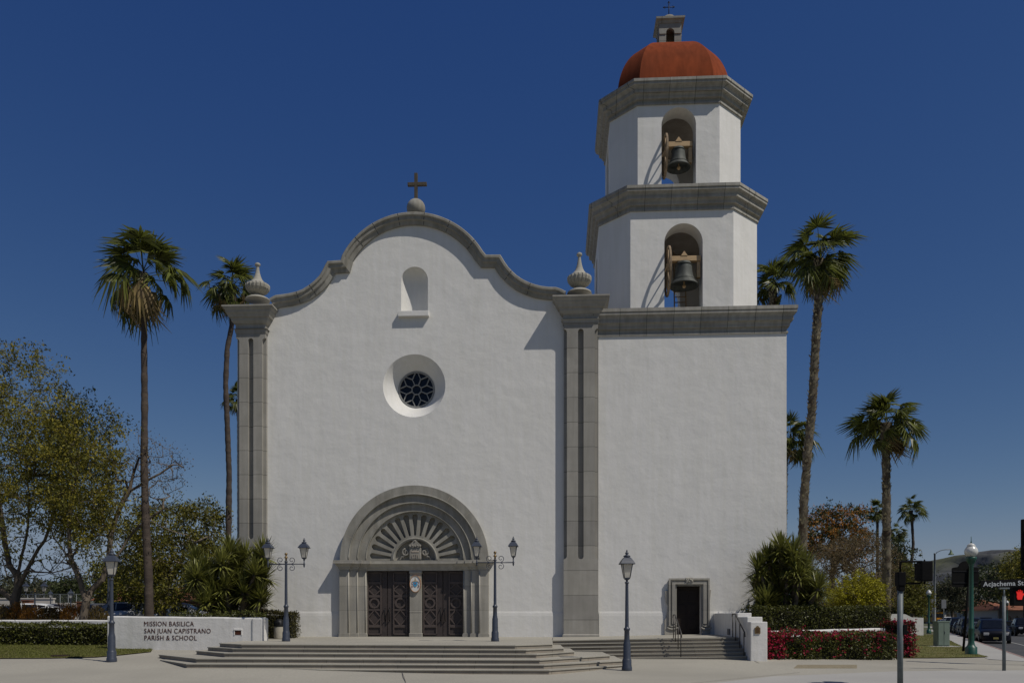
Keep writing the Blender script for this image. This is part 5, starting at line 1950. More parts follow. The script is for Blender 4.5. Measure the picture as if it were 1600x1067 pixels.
SB_ = np.array([(800 + F * ((p[0] * CS + p[1] * SN) / (-p[0] * SN + p[1] * CS))) for p in TB_])
def sprays(T, n, spread, L, W, part, mt, par_):
    sub = np.repeat(T, 5, axis=0) + rng.normal(size=(len(T) * 5, 3)) * np.array([spread, spread, spread * .7])
    C = np.repeat(sub, max(1, n // 5), axis=0)
    C = C + rng.normal(size=C.shape) * spread * .33
    ln = L * rng.uniform(.6, 1.3, len(C))
    V, Fq = leaves(C, rng.normal(size=C.shape) + np.array([0, 0, -.25]), ln, ln * W, rng, .1)
    return np_mesh(part, V, Fq, mt, par_)
leafy = TB_[SB_ < 192]
bare = TB_[SB_ >= 192]
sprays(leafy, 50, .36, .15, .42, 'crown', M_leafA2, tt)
sprays(leafy, 50, .38, .15, .42, 'sun_tinted_sprays', M_leafA, tt)  # second, lighter leaf colour stands in for sun on the crown
sprays(bare, 10, .30, .09, .5, 'sparse_leaf', M_leafB, tt)

# -- trees behind the sign wall
dD = 58.0
bD = Dp(252, 975, dD); bD.z = terrain(bD.x, bD.y)
polyD = [(190, 815), (225, 795), (262, 790), (300, 786), (334, 798), (346, 830), (344, 890), (320, 930), (270, 945), (210, 945), (185, 900)]
tree('broad_tree', 'broad green tree with pale limbs behind the sign wall and left palm', bD,
     [[bD - Vector((0, 0, .3)), Dp(252, 940, dD), Dp(265, 905, dD), Dp(285, 870, dD), Dp(290, 830, dD)], pth(dD, (265, 905), (240, 880), (225, 850)), pth(dD - 2.5, (285, 870), (305, 848), (328, 838))],
     poly_targets(polyD, 210, 54, 63, rng), [('crown', M_leafA2, 55, .50, .19, .5), ('sun_tinted_sprays', M_leafD, 75, .5, .19, .5)], rng, .014, .3, M_barkp)  # second leaf set carries the sunlight in its lighter colour
bE = Dp(215, 975, 66); bE.z = terrain(bE.x, bE.y)
tree('broad_tree', 'low bright green tree behind the parked vans left of the palm trunk', bE, [[bE - Vector((0, 0, .3)), Dp(215, 940, 66), Dp(212, 910, 66)]],
     poly_targets([(172, 905), (195, 882), (235, 880), (262, 895), (262, 945), (180, 948)], 100, 63, 70, rng), [('crown', M_leafD, 80, .5, .2, .5), ('sun_tinted_sprays', M_leafY, 30, .5, .18, .5)], rng, .014, .2)  # few brighter leaves, sun put into their colour
for i, (x0, x1, y0, y1, d, lab, mt) in enumerate(((92, 128, 908, 935, 140, 'dark distant tree beyond the fence between the two left trees', M_leafdk), (0, 70, 905, 938, 150, 'grey green distant tree beyond the white wall at far left', M_grey), (150, 178, 880, 945, 90, 'olive tree behind the car park lamps right of the second trunk', M_leafA2), (62, 96, 918, 936, 170, 'small hazy distant tree beyond the chain link fence', M_grey))):
    b = Dp((x0 + x1) / 2, 965, d); b.z = terrain(b.x, b.y) if d < 120 else 1.0
    cx_, cy_ = (x0 + x1) / 2, (y0 + y1) / 2
    pg = [(cx_ + (x1 - x0) / 2 * math.cos(a) * (1 + .15 * math.sin(3 * a + i)), cy_ + (y1 - y0) / 2 * math.sin(a)) for a in np.arange(0, 6.28, .4)]
    s = d / 60
    tree('distant_tree', lab, b, [[b - Vector((0, 0, .3)), Dp(cx_, y1, d), Dp(cx_, cy_, d)]], poly_targets(pg, 60, d * .96, d * 1.04, rng), [('crown', mt, 70, .42 * s, .2 * s, .55)], rng, .02, .25, None, 'distant trees at left')

# -- right: orange-leaved tree, brown bare tree, yellow shrub
def simple_tree(name, label, cx, d, pg, n, spec_, rb=.2, bark=None, dd=3.5, base_y=970, group=None, stepl=.5):
    b = Dp(cx, base_y, d)
    b.z = terrain(b.x, b.y) if street_off(b.x, b.y) < 0 else -0.1
    cy_ = sum(p[1] for p in pg) / len(pg)
    ylow = max(p[1] for p in pg)
    return tree(name, label, b, [[b - Vector((0, 0, .3)), Dp(cx, (base_y + ylow) / 2, d), Dp(cx + 2, ylow - 5, d), Dp(cx - 1, cy_, d)]], poly_targets(pg, n, d - dd, d + dd, rng), spec_, rng, .012 * d / 50, rb, bark, group, .15, stepl)
simple_tree('orange_tree', 'tree with orange brown leaves beside the tall leaning palm trunk', 1300, 66,
            [(1254, 848), (1262, 812), (1288, 792), (1308, 800), (1325, 786), (1345, 800), (1354, 832), (1345, 870), (1290, 880), (1258, 872)], 120,
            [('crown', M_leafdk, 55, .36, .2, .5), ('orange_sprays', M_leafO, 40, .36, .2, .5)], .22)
simple_tree('brown_tree', 'twiggy brown half bare tree behind the yellow green shrub', 1335, 58,
            [(1258, 900), (1270, 862), (1300, 842), (1345, 832), (1385, 845), (1402, 880), (1402, 935), (1380, 948), (1262, 948)], 420,
            [('crown', M_leafB, 80, .34, .10, .5)], .24, M_bark, 3.5, 970, None, .6)
simple_tree('yellow_shrub', 'bright yellow green shrub behind the clipped hedge', 1338, 46,
            [(1294, 955), (1298, 925), (1312, 912), (1330, 908), (1346, 894), (1356, 908), (1376, 912), (1378, 955)], 130,
            [('crown', M_leafY, 70, .24, .12, .5), ('shade_tinted_leaf', M_leafD, 20, .24, .12, .5)], .07, None, 1.2)  # some darker leaves mixed in, shade put into their colour
simple_tree('broad_tree', 'dark green tree with a ragged top behind the tall right palm trunk', 1402, 100,
            [(1380, 860), (1392, 838), (1404, 850), (1416, 862), (1420, 900), (1418, 950), (1385, 950)], 90, [('crown', M_leafdk, 80, .6, .3, .5)], .25, None, 4)
simple_tree('broad_tree', 'olive tree left of the boundary wall behind the pedestrian signal', 1425, 95,
            [(1402, 900), (1420, 880), (1440, 900), (1450, 925), (1448, 955), (1400, 955)], 90, [('crown', M_leafA2, 70, .5, .26, .5), ('sun_tinted_sprays', M_leafD, 30, .5, .26, .5)], .2, None, 4)  # second set coloured as if in sun
# far along the street
simple_tree('distant_tree', 'grey green rounded tree in front of the hill above tiled roofs', 1488, 185,
            [(1468, 948), (1462, 925), (1474, 914), (1490, 910), (1506, 916), (1514, 932), (1512, 950)], 110, [('crown', M_grey, 80, 1.1, .55, .5)], .35, None, 8, 962)
simple_tree('street_tree', 'dark spreading tree with open branches behind the street name sign', 1565, 120,
            [(1527, 918), (1534, 899), (1552, 888), (1574, 885), (1592, 895), (1600, 915), (1590, 930), (1560, 925), (1540, 938)], 150, [('crown', M_leafdk, 60, .75, .35, .5)], .35, None, 6, 966)
simple_tree('street_tree', 'tall olive green tree at the right edge behind the street sign', 1604, 95,
            [(1574, 915), (1578, 885), (1592, 868), (1615, 862), (1640, 880), (1650, 930), (1600, 935), (1580, 932)], 150, [('crown', M_leafA2, 80, .65, .3, .5), ('sun_tinted_sprays', M_leafA, 25, .65, .3, .5)], .35, None, 5, 966)  # paler second set, sunlight coloured in

# ------------------------------------------------------------------ fan palms
M_palm = mat('palm_frond_green', (0.105, 0.118, 0.026), 0.42, 0.25, 0.9, island=0.6, trans=0.42, spec=0.4)
M_palm_dry = mat('dry_palm_frond', (0.27, 0.20, 0.105), 0.85, 0.25, 1, island=0.4, trans=0.25)
M_ptrunk = mat('ringed_palm_bark', (0.085, 0.066, 0.053), 0.95, 0.25, 2.5, bump=.02, bs=14, col2=(0.055, 0.043, 0.036), stretch=(1, 1, 3))
M_pscale = mat('shaggy_palm_bark', (0.13, 0.112, 0.095), 0.95, 0.45, 5, bump=.03, bs=10, col2=(0.05, 0.036, 0.028), mixs=2.5, island=0.6)
M_pstub = mat('grey_palm_leaf_base', (0.24, 0.21, 0.18), 0.95, 0.25, 3, island=0.6)
def frond(rng, Lp, Lb, nseg, spread, dr, bend):
    """one fan frond along +X: petiole, then a pleated blade hanging from its tip"""
    Q = []
    w = .026
    Q.append([(0, -w, 0), (0, w, 0), (Lp, w * .6, 0), (Lp, -w * .6, 0)])
    cb, sb = math.cos(bend), math.sin(bend)
    for i in range(nseg):
        a = R(-spread + 2 * spread * i / (nseg - 1)) + rng.normal() * .025
        l = Lb * (1 - .22 * abs(a / R(spread))) * rng.uniform(.86, 1.1)
        c, s = math.cos(a), math.sin(a)
        hw = l * math.sin(R(spread) / nseg) * .66
        fold = (0.03 if i % 2 else -.03) * Lb
        def pt(r, o, z):
            x, y = r * c - o * s, r * s + o * c
            return (Lp + x * cb + z * sb, y, -x * sb + z * cb)
        split = rng.uniform(.42, .60)
        Q.append([pt(.02, -.012, 0), pt(.02, .012, 0), pt(split * l, hw, fold - .04 * l), pt(split * l, -hw, -fold - .04 * l)])
        d2 = dr * l * rng.uniform(.4, 1.6)
        q = [pt(split * l, -hw, -fold - .04 * l), pt(split * l, hw, fold - .04 * l), pt(l * (1 - .12 * dr), hw * .12, -.06 * l), pt(l * (1 - .12 * dr), -hw * .12, -.06 * l)]
        q[2] = (q[2][0], q[2][1], q[2][2] - d2)
        q[3] = (q[3][0], q[3][1], q[3][2] - d2)
        Q.append(q)
    return np.array(Q)
def palm(label, d, cpx, cpy, rpx, trunk_px, wtop, wbot, nfr=40, ndead=9, scaly=False, seed=0, skirt=True, base_y=None, group='fan palms', lean=(0, 0)):
    rg = np.random.default_rng(100 + seed)
    C0 = Dp(cpx, cpy, d)
    Rr = rpx * d / F
    pts = [Dp(x, y, d) for x, y in trunk_px]
    b = pts[-1].copy()
    b.z = terrain(b.x, b.y) if street_off(b.x, b.y) < 0 else -.1
    t = thing('fan_palm', label, 'palm tree', b, group)
    pts[-1] = b - Vector((0, 0, .2))
    pts = [C0 + Vector((0, 0, -.10 * Rr))] + pts
    fine = []
    for i in range(len(pts) - 1):
        n = max(2, int((pts[i + 1] - pts[i]).length / .22))
        for j in range(n):
            fine.append(pts[i].lerp(pts[i + 1], j / n))
    fine.append(pts[-1])
    k_ = d / F
    rad = []
    for i, q in enumerate(fine):
        s = i / (len(fine) - 1)
        w = (wtop + (wbot - wtop) * s ** 1.5) * .5 * k_
        w *= 1 + .05 * math.sin(i * 2.1) + .04 * rg.normal()
        if s > .93:
            w *= 1 + 4 * (s - .93)
        if skirt and s < .10:
            w *= 1.0 + .5 * (1 - s / .10)
        rad.append(w)
    m = MB(); m.tube(fine, rad, 12, True, True)
    m.cur = 1
    if scaly:                                 # old leaf bases left on the trunk
        for i, q in enumerate(fine[:-2]):
            for k in range(8):
                a = rg.uniform(0, 6.283)
                dv_ = Vector((math.cos(a), math.sin(a), 0))
                sd = Vector((-dv_.y, dv_.x, 0)) * rg.uniform(.04, .09)
                p0 = q + dv_ * rad[i] * .9
                p1 = q + dv_ * (rad[i] * 1.0 + rg.uniform(.03, .11)) + Vector((0, 0, rg.uniform(.10, .26)))
                m.add([p0 - sd, p0 + sd, p1 + sd * .4, p1 - sd * .4], [(0, 1, 2, 3)])
    m.build('trunk', M_pscale if scaly else M_ptrunk, t, False, [M_pstub])
    def place(fr, az, el, roll, org):
        ca, sa, ce, se, cr, sr = math.cos(az), math.sin(az), math.cos(el), math.sin(el), math.cos(roll), math.sin(roll)
        V = fr.reshape(-1, 3)
        y, z = V[:, 1] * cr - V[:, 2] * sr, V[:, 1] * sr + V[:, 2] * cr
        x = V[:, 0]
        x2, z2 = x * ce - z * se, x * se + z * ce
        out = np.stack([x2 * ca - y * sa, x2 * sa + y * ca, z2], axis=1)
        rr = np.hypot(out[:, 0], out[:, 1])
        out[:, 2] -= .10 / Rr * rr ** 2
        return out + np.array(org)
    live, dead = [], []
    for i in range(nfr):
        az = i * 2.39996 + rg.normal() * .35
        s = (i + .5) / nfr
        el = R(82 - 112 * s ** .9) + rg.normal() * .22
        Lp, Lb = Rr * rg.uniform(.26, .72), Rr * rg.uniform(.38, .58)
        fr = frond(rg, Lp, Lb, 25, rg.uniform(80, 112), .15 + .5 * s * rg.uniform(.5, 1.4), R(rg.uniform(15, 60)) * (.9 - .35 * s))
        live.append(place(fr, az, el, rg.normal() * .5, C0 + Vector((0, 0, -.28 * Rr * s))))
    for i in range(ndead):
        az = rg.uniform(0, 6.283)
        el = R(rg.uniform(-70, -15))
        fr = frond(rg, Rr * rg.uniform(.3, .6), Rr * rg.uniform(.35, .55), 11, 42, .6, R(rg.uniform(50, 85)))
        dead.append(place(fr, az, el, rg.normal() * .5, C0 + Vector((0, 0, -.20 * Rr))))
    V = np.concatenate(live)
    np_mesh('crown', V, np.arange(len(V)).reshape(-1, 4), M_palm, t)
    if dead:
        V = np.concatenate(dead)
        np_mesh('dry_fronds', V, np.arange(len(V)).reshape(-1, 4), M_palm_dry, t)
    return t
palm('tall slender fan palm with hanging dry fronds rising behind the sign wall', 40, 224, 418, 84, [(225.5, 497), (225, 530), (226, 638), (225, 720), (228, 820), (232, 900), (234, 975)], 9, 14.5, 28, 12, False, 1)
palm('tall fan palm with a curved trunk partly hidden by the left grey pier', 55, 362, 444, 49, [(366, 480), (361, 515), (355, 545), (352.5, 600), (355, 660), (358, 740), (357, 838), (357, 980)], 7.5, 10.5, 33, 7, False, 2)
palm('small fan palm peeping out beside the left grey pier', 90, 372, 622, 26, [(373, 660), (374, 970)], 5, 7, 30, 3, False, 3, True, None)
palm('tallest fan palm with a shaggy leaning trunk right of the bell tower', 48, 1282, 400, 66, [(1277, 440), (1279, 470), (1275, 527), (1271.5, 590), (1268, 650), (1262, 705), (1256, 784), (1254, 850), (1252, 975)], 12.5, 13.5, 34, 14, True, 4)
palm('fan palm half hidden behind the base cornice of the bell tower', 60, 1208, 440, 42, [(1208, 480), (1209, 975)], 9, 10, 32, 5, True, 5)
palm('fan palm peeping out from behind the right edge of the tower base', 62, 1235, 682, 42, [(1226, 720), (1222, 975)], 9, 10, 32, 8, True, 6)
palm('shorter fan palm with a straight shaggy trunk standing on the right', 48, 1385, 655, 60, [(1384, 690), (1385, 757), (1385.5, 878), (1384, 975)], 12, 13.5, 35, 12, True, 7)
palm('slim distant fan palm standing alone against the sky at right', 130, 1423, 795, 23, [(1425, 815), (1427, 850), (1424, 880), (1423, 965)], 4, 5, 34, 3, False, 8)
palm('distant fan palm just left of the straight shaggy right trunk', 125, 1370, 797, 20, [(1371, 820), (1371, 965)], 4, 5, 34, 3, False, 9)
palm('smallest distant fan palm low beside the dark green tree', 135, 1403, 833, 17, [(1403, 850), (1403, 965)], 3.5, 4.5, 30, 2, False, 10)

# ------------------------------------------------------------------ yuccas
M_yucca = mat('yucca_leaf', (0.165, 0.17, 0.045), 0.45, 0.25, 1, island=0.5, trans=0.2, spec=0.4)
M_yuccad = mat('dry_yucca_leaf', (0.15, 0.11, 0.06), 0.85, 0.2, 1, island=0.35)
def yucca(label, d, base_px, heads, Lm, seed, nl=95):
    rg = np.random.default_rng(seed)
    b = Dp(base_px[0], base_px[1], d); b.z = terrain(b.x, b.y)
    t = thing('yucca', label, 'yucca', b)
    hp = [Dp(x, 950 - (950 - y) * .84, d + rg.uniform(-1.0, 1.0)) for x, y in heads]
    m = MB()
    for h in hp:
        q0 = b + Vector((rg.normal() * .25, rg.normal() * .2, -.1))
        mid = b.lerp(h, .5) + Vector((rg.normal() * .15, rg.normal() * .15, .0))
        pts = [q0.lerp(mid, .0), q0 * .25 + mid * .5 + h * .25 if False else q0.lerp(mid, .6), mid.lerp(h, .3), mid.lerp(h, .65), h]
        m.tube(pts, [.16, .12, .10, .085, .07], 8)
    m.build('stem', M_bark, t)
    V, Vd = [], []
    for h in hp:
        n = nl
        az = rg.uniform(0, 6.283, n)
        s = rg.random(n)
        el = np.radians(80 - 112 * s)
        L = Lm * rg.uniform(.75, 1.1, n)
        D = np.stack([np.cos(el) * np.cos(az), np.cos(el) * np.sin(az), np.sin(el)], 1)
        S = np.stack([-np.sin(az), np.cos(az), np.zeros(n)], 1)
        w = .034 * rg.uniform(.8, 1.2, n)
        O = np.array(h) + D * .05 - np.array([0, 0, 1]) * (s[:, None] * .12)
        mid = O + D * (L * .55)[:, None]
        tip = O + D * L[:, None]; tip[:, 2] -= .06 * L * (s + .2)
        q1 = np.stack([O - S * w[:, None] * .6, O + S * w[:, None] * .6, mid + S * w[:, None], mid - S * w[:, None]], 1)
        q2 = np.stack([mid - S * w[:, None], mid + S * w[:, None], tip + S * w[:, None] * .08, tip - S * w[:, None] * .08], 1)
        qq = np.stack([q1, q2], 1).reshape(-1, 3)
        V.append(qq)
        n = 8
        az = rg.uniform(0, 6.283, n); el = np.radians(rg.uniform(-85, -55, n))
        D = np.stack([np.cos(el) * np.cos(az), np.cos(el) * np.sin(az), np.sin(el)], 1)
        C = np.array(h) + D * (Lm * .45) - np.array([0, 0, .2])
        v_, f_ = leaves(C, D, Lm * .7, .035, rg)
        Vd.append(v_)
    V = np.concatenate(V); Vd = np.concatenate(Vd)
    np_mesh('leaf_rosettes', V, np.arange(len(V)).reshape(-1, 4), M_yucca, t)
    np_mesh('dry_leaves', Vd, np.arange(len(Vd)).reshape(-1, 4), M_yuccad, t)
    return t
hl = [(305, 863), (318, 880), (336, 889), (306, 893), (360, 846), (382, 858), (411, 850), (398, 886), (405, 908), (366, 906), (336, 925), (368, 934), (316, 922), (346, 866), (392, 928), (372, 880), (352, 910), (408, 930), (328, 900), (350, 945), (384, 905), (326, 945)]
yucca('broad many headed yucca behind the sign wall beside the left pier', 36.2, (365, 968), hl + [(300, 905), (320, 940), (345, 935), (395, 945), (400, 868), (355, 890), (415, 890), (330, 912), (368, 866), (380, 920), (408, 945)], .88, 21, 150)
hr = [(1185, 877), (1220, 840), (1240, 850), (1212, 858), (1187, 902), (1225, 897), (1259, 873), (1262, 897), (1278, 912), (1185, 924), (1202, 884), (1242, 872), (1215, 932), (1264, 932), (1242, 905), (1203, 910), (1246, 940), (1198, 938), (1228, 920), (1272, 940)]
yucca('many headed dark yucca standing against the tower wall behind the right hedge', 36.0, (1232, 968), hr + [(1200, 862), (1230, 872), (1250, 888), (1208, 896), (1238, 922), (1218, 912), (1256, 920), (1190, 912), (1270, 928), (1226, 852), (1248, 940), (1210, 948), (1190, 945), (1266, 910)], .88, 22, 150)

# ------------------------------------------------------------------ hedges
def hedge(name, label, cat, A, B, depth, z0, z1, n, leaf, lw, mt, seed, flowers=0, core=True, wav=.05, group=None, fzone=None, twig=True):
    rg = np.random.default_rng(seed)
    A, B = Vector((A[0], A[1], 0)), Vector((B[0], B[1], 0))
    dx = (B - A).normalized(); nb = Vector((-dx.y, dx.x, 0))
    L_ = (B - A).length
    t = thing(name, label, cat, (A.x, A.y, z0), group)
    def pts(n, inset):
        # choose front, top, ends, back by area
        H = z1 - z0
        u = rg.random(n) * L_
        v = rg.random(n)
        k = rg.random(n) * (H * 1.0 + depth * .9 + .25 * H * depth / max(L_, .1) + .25 * H)
        w = np.where(k < H, 0.0, np.where(k < H + depth * .9, v * depth, depth))
        z = np.where(k < H, z0 + rg.random(n) ** .9 * H, np.where(k < H + depth * .9, z1, z0 + v * H))
        e = rg.random(n)
        ends = e < min(.2, depth / (L_ + depth))
        u = np.where(ends, np.where(rg.random(n) < .5, 0.0, L_), u)
        w = np.where(ends, rg.random(n) * depth, w)
        z = np.where(ends, z0 + rg.random(n) * H, z)
        off = wav * (np.sin(u * 2.3 + seed) + np.sin(u * 5.1 + 2 * z + seed) * .7 + np.sin(z * 6 + u) * .5)
        z = np.minimum(z, z1) + np.where(z >= z1 - .01, off * .8, 0)
        w = w - off * np.where(w < .02, 1, 0) + inset
        P0 = np.array(A)[None] + u[:, None] * np.array(dx)[None] + w[:, None] * np.array(nb)[None]
        P0[:, 2] = z
        return P0 + rg.normal(size=(n, 3)) * .045
    C = np.concatenate([pts(int(n * .7), .0), pts(int(n * .3), .09)])
    D = rg.normal(size=C.shape) + np.array([0, -.3, .5])
    ln = leaf * rg.uniform(.6, 1.35, len(C))
    V, Fq = leaves(C, D, ln, ln * lw, rg)
    np_mesh('foliage', V, Fq, mt, t)
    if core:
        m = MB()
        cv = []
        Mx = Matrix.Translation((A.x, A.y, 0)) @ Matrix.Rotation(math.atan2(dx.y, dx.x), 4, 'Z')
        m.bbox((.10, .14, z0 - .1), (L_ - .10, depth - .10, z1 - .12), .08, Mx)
        m.build('dark_core', mat('dark_hedge_inside', (0.014, 0.014, 0.007), 1.0, 0.4, 6, bump=.05, bs=10), t)  # near-black box filling the hedge, shade between leaves put into its colour
    if flowers:
        C = pts(flowers * 6, -.04)
        if fzone is not None:
            keep = np.array([rg.random() < fzone(float((Vector(c) - A).dot(dx)) / L_, (c[2] - z0) / (z1 - z0)) for c in C])
            C = C[keep]
        C = C[:flowers]
        C = np.repeat(C, 4, axis=0) + rg.normal(size=(len(C) * 4, 3)) * .05
        ln = .085 * rg.uniform(.7, 1.3, len(C))
        V, Fq = leaves(C, rg.normal(size=C.shape), ln, ln * .8, rg)
        np_mesh('flowers', V, Fq, M_flower, t)
    return t
hA, hB = P(-130, 1000, 34.3), P(166.5, 1000, 33.9)
hedge('hedge', 'long trimmed dark green hedge in front of the low wall at left', 'hedge', hA, hB, 1.0, .28, 1.40, 12500, .095, .55, M_leafH, 31)
q0, q1 = P(262, 960, 33.4), P(404, 960, 33.1)
hedge('hedge', 'low hedge top showing just above the lettered sign wall', 'hedge', q0, q1, .8, .4, 1.86, 4200, .08, .55, M_leafH, 32)
q0, q1 = P(402, 980, 35.2), P(457, 980, 35.4)
hedge('hedge', 'square clipped hedge behind the beige trash can', 'hedge', q0, q1, 1.6, ZP, 1.93, 5200, .075, .55, mat('reddish_hedge_leaf', (0.052, 0.046, 0.014), 0.5, 0.3, 1.5, island=0.55, trans=.2, spec=.3), 33)
q0, q1 = (8.25, 34.6), P(1391, 960, 36.6)
hedge('hedge', 'clipped green hedge above the planter wall at right', 'hedge', q0, q1, 1.3, .9, 2.12, 12500, .085, .55, M_leafH, 34)
q0, q1 = (7.72, 31.75), P(1403, 1000, 33.6)
def fz(u, h):
    return .95 if u < .13 + .06 * h else (.42 * (1 - .6 * u) if h > .80 else .05)
hedge('bougainvillea', 'bougainvillea hedge with magenta flowers massed at its left end', 'shrub', q0, q1, 1.2, .10, 1.08, 11500, .085, .6, M_leafH, 35, 900, True, .07, None, fz)
q0, q1 = P(1406, 1000, 35.0), P(1431, 1000, 35.4)
hedge('bougainvillea', 'upright bougainvillea clump at the right end of the planter bed', 'shrub', q0, q1, 1.0, .12, 1.52, 3000, .085, .6, mat('reddish_bougainvillea_leaf', (0.065, 0.040, 0.014), 0.55, 0.3, 1.5, island=.5, trans=.2), 36, 260, True, .08)

# dry orange shrubs behind the low wall
for i, px in enumerate((6, 30, 54, 74, 96, 116, 150)):
    d = 40.8 + .4 * math.sin(i * 2)
    b = Dp(px, 970, d); b.z = terrain(b.x, b.y)
    rg = np.random.default_rng(60 + i)
    t = thing('dry_shrub', 'rust orange shrub in the row behind the low left wall' if i % 3 else 'darker olive rust shrub in the row behind the low left wall', 'shrub', b, 'rust shrubs behind the low wall')
    n = 900
    a = rg.uniform(0, 6.283, n); r = .62 * np.sqrt(rg.random(n)); hgt = (1.62 + .12 * math.sin(i * 1.7)) * (1 - .35 * (r / .62) ** 2) * rg.uniform(.35, 1.0, n) ** .5
    C = np.stack([b.x + r * np.cos(a), b.y + r * np.sin(a), b.z + hgt], 1)
    D = np.stack([np.cos(a) * .5, np.sin(a) * .5, np.ones(n)], 1) + rg.normal(size=(n, 3)) * .35
    V, Fq = leaves(C, D, .17, .035, rg)
    np_mesh('foliage', V, Fq, M_leafO if i % 3 else mat('olive_rust_leaf', (0.10, 0.07, 0.02), 0.7, .3, 1, island=.4, trans=.2), t)
    m = MB()
    for k in range(9):
        aa = k * .7
        m.tube([b + Vector((0, 0, -.1)), b + Vector((math.cos(aa) * .2, math.sin(aa) * .2, .6)), b + Vector((math.cos(aa) * .45, math.sin(aa) * .45, 1.2))], [.02, .015, .006], 4)
    m.build('stems', M_bark, t)
# ================================================================== HILLS
def hills(name, ridge, Y, depth, seed):
    rg = np.random.default_rng(seed)
    m = MB()
    n, k = 90, 14
    xs_ = np.linspace(ridge[0][0], ridge[-1][0], n)
    ys_ = np.interp(xs_, [r[0] for r in ridge], [r[1] for r in ridge])
    vv, ff = [], []
    for i in range(n):
        tp = P(xs_[i], ys_[i], Y)
        for j in range(k):
            s = j / (k - 1)
            z = tp.z * (math.sin(s * math.pi / 2) ** 1.1) - 6 * (1 - s)
            y = Y - depth * (1 - s) ** 1.0
            amp = .07 * tp.z * math.sin(s * math.pi)
            z += amp * (math.sin(i * .55 + j * .5 + seed) + .6 * math.sin(i * 1.3 - j * .8) + .4 * rg.normal())
            x = tp.x * (1 - .12 * (1 - s))
            vv.append((x, y, z))
    for i in range(n):
        tp = P(xs_[i], ys_[i], Y)
        vv.append((tp.x, Y + depth * .6, -10))
    for i in range(n - 1):
        for j in range(k - 1):
            ff.append((i * k + j, (i + 1) * k + j, (i + 1) * k + j + 1, i * k + j + 1))
        ff.append((i * k + k - 1, (i + 1) * k + k - 1, n * k + i + 1, n * k + i))
    m.add(vv, ff, True)
    o = fix_normals(struct(name, m, M_hill))
    return o
hills('hills', [(1330, 925), (1390, 905), (1425, 890), (1447, 877), (1462, 874), (1485, 871), (1502, 868.5), (1512, 871), (1526, 877.5), (1545, 876), (1575, 869), (1600, 864), (1660, 850), (1800, 840)], 2600, 1500, 3)
hills('hills', [(-400, 905), (-200, 912), (-60, 915), (40, 921), (80, 917), (110, 921), (150, 930), (260, 940), (420, 945)], 3000, 1300, 5)

# ================================================================== CAR PARK WALLS AND FENCE
M_cream = mat('cream_wall', (0.50, 0.46, 0.40), 0.9, 0.06, 1)
M_brick = mat('red_brown_brick', (0.17, 0.075, 0.045), 0.9, 0.2, 3, joint=((2, .22, 0, .012),), jcol=.7)
M_tile = mat('terracotta_roof_tile', (0.24, 0.095, 0.05), 0.85, 0.2, 2, joint=((0, .5, 0, .05),), jcol=.7)
a, b = Dp(-60, 960, 112), Dp(83, 960, 108)
m = MB(); m.plate([[(a.x, .8), (b.x, .8), (b.x, 3.95), (b.x - .6, 3.95), (a.x, 4.15)]], b.y, b.y + .4); m.bbox((a.x, b.y - .08, 3.95), (b.x + .08, b.y + .5, 4.12), .03)
tag(m.build('car_park_wall', M_cream), 'long cream wall at the back of the car park at far left', 'wall')
a, b = Dp(70, 960, 106), Dp(121, 960, 106)
m = MB(); m.box((a.x, b.y, .8), (b.x, b.y + .3, 2.85)); 
o = thing('carport', 'white edged low flat roof shelter at the back of the car park', 'shelter', (a.x, b.y, 1.0))
m.build('back_wall', mat('shade_toned_brown_wall', (0.10, 0.085, 0.065), .9, .1, 2), o)  # shade under the roof is put into this dark brown
m = MB(); m.bbox((a.x - .2, b.y - 2.0, 3.05), (b.x + .2, b.y + .5, 3.42), .04)
m.build('roof', M_cream, o)
for xx in (a.x + .2, (a.x + b.x) / 2, b.x - .2):
    m = MB(); m.tube([(xx, b.y - 1.8, .8), (xx, b.y - 1.8, 3.1)], .07, 8); m.build('post', M_galv, o)
for px0, px1, yt_, d, lab in ((34, 46, 937, 100, 'red brown brick pillar left of the far twin lantern post'), (119.5, 129.5, 939.5, 98, 'red brown brick pillar behind the second tree trunk')):
    a, b = Dp(px0, yt_, d), Dp(px1, yt_, d)
    m = MB(); m.bbox((a.x, a.y, .8), (b.x, a.y + .9, a.z - .12), .02); m.bbox((a.x - .06, a.y - .06, a.z - .12), (b.x + .06, a.y + .96, a.z), .02)
    tag(m.build('brick_pillar', M_brick), lab, 'pillar', 'brick pillars of the car park')
fa, fb = Dp(18, 928, 125), Dp(162, 930, 125)
fe = thing('chain_link_fence', 'tall chain link fence beyond the car park walls at left', 'fence', (fa.x, fa.y, 1.0))
for i in range(12):
    x = fa.x + (fb.x - fa.x) * i / 11
    m = MB(); m.tube([(x, fa.y, .8), (x, fa.y, fa.z)], .05, 5); m.build('post', M_galv, fe)
m = MB()
m.tube([(fa.x, fa.y, fa.z), (fb.x, fa.y, fa.z)], .035, 5); m.tube([(fa.x, fa.y, 1.1), (fb.x, fa.y, 1.1)], .02, 4)
for i in range(64):
    x = fa.x + (fb.x - fa.x) * i / 63
    for s in (-1, 1):
        xe = x + s * (fa.z - 1.1)
        xe = min(max(xe, fa.x), fb.x)
        m.tube([(x, fa.y, 1.1), (xe, fa.y, 1.1 + abs(xe - x))], .008, 3, False)
m.build('wire_mesh', M_galv, fe)
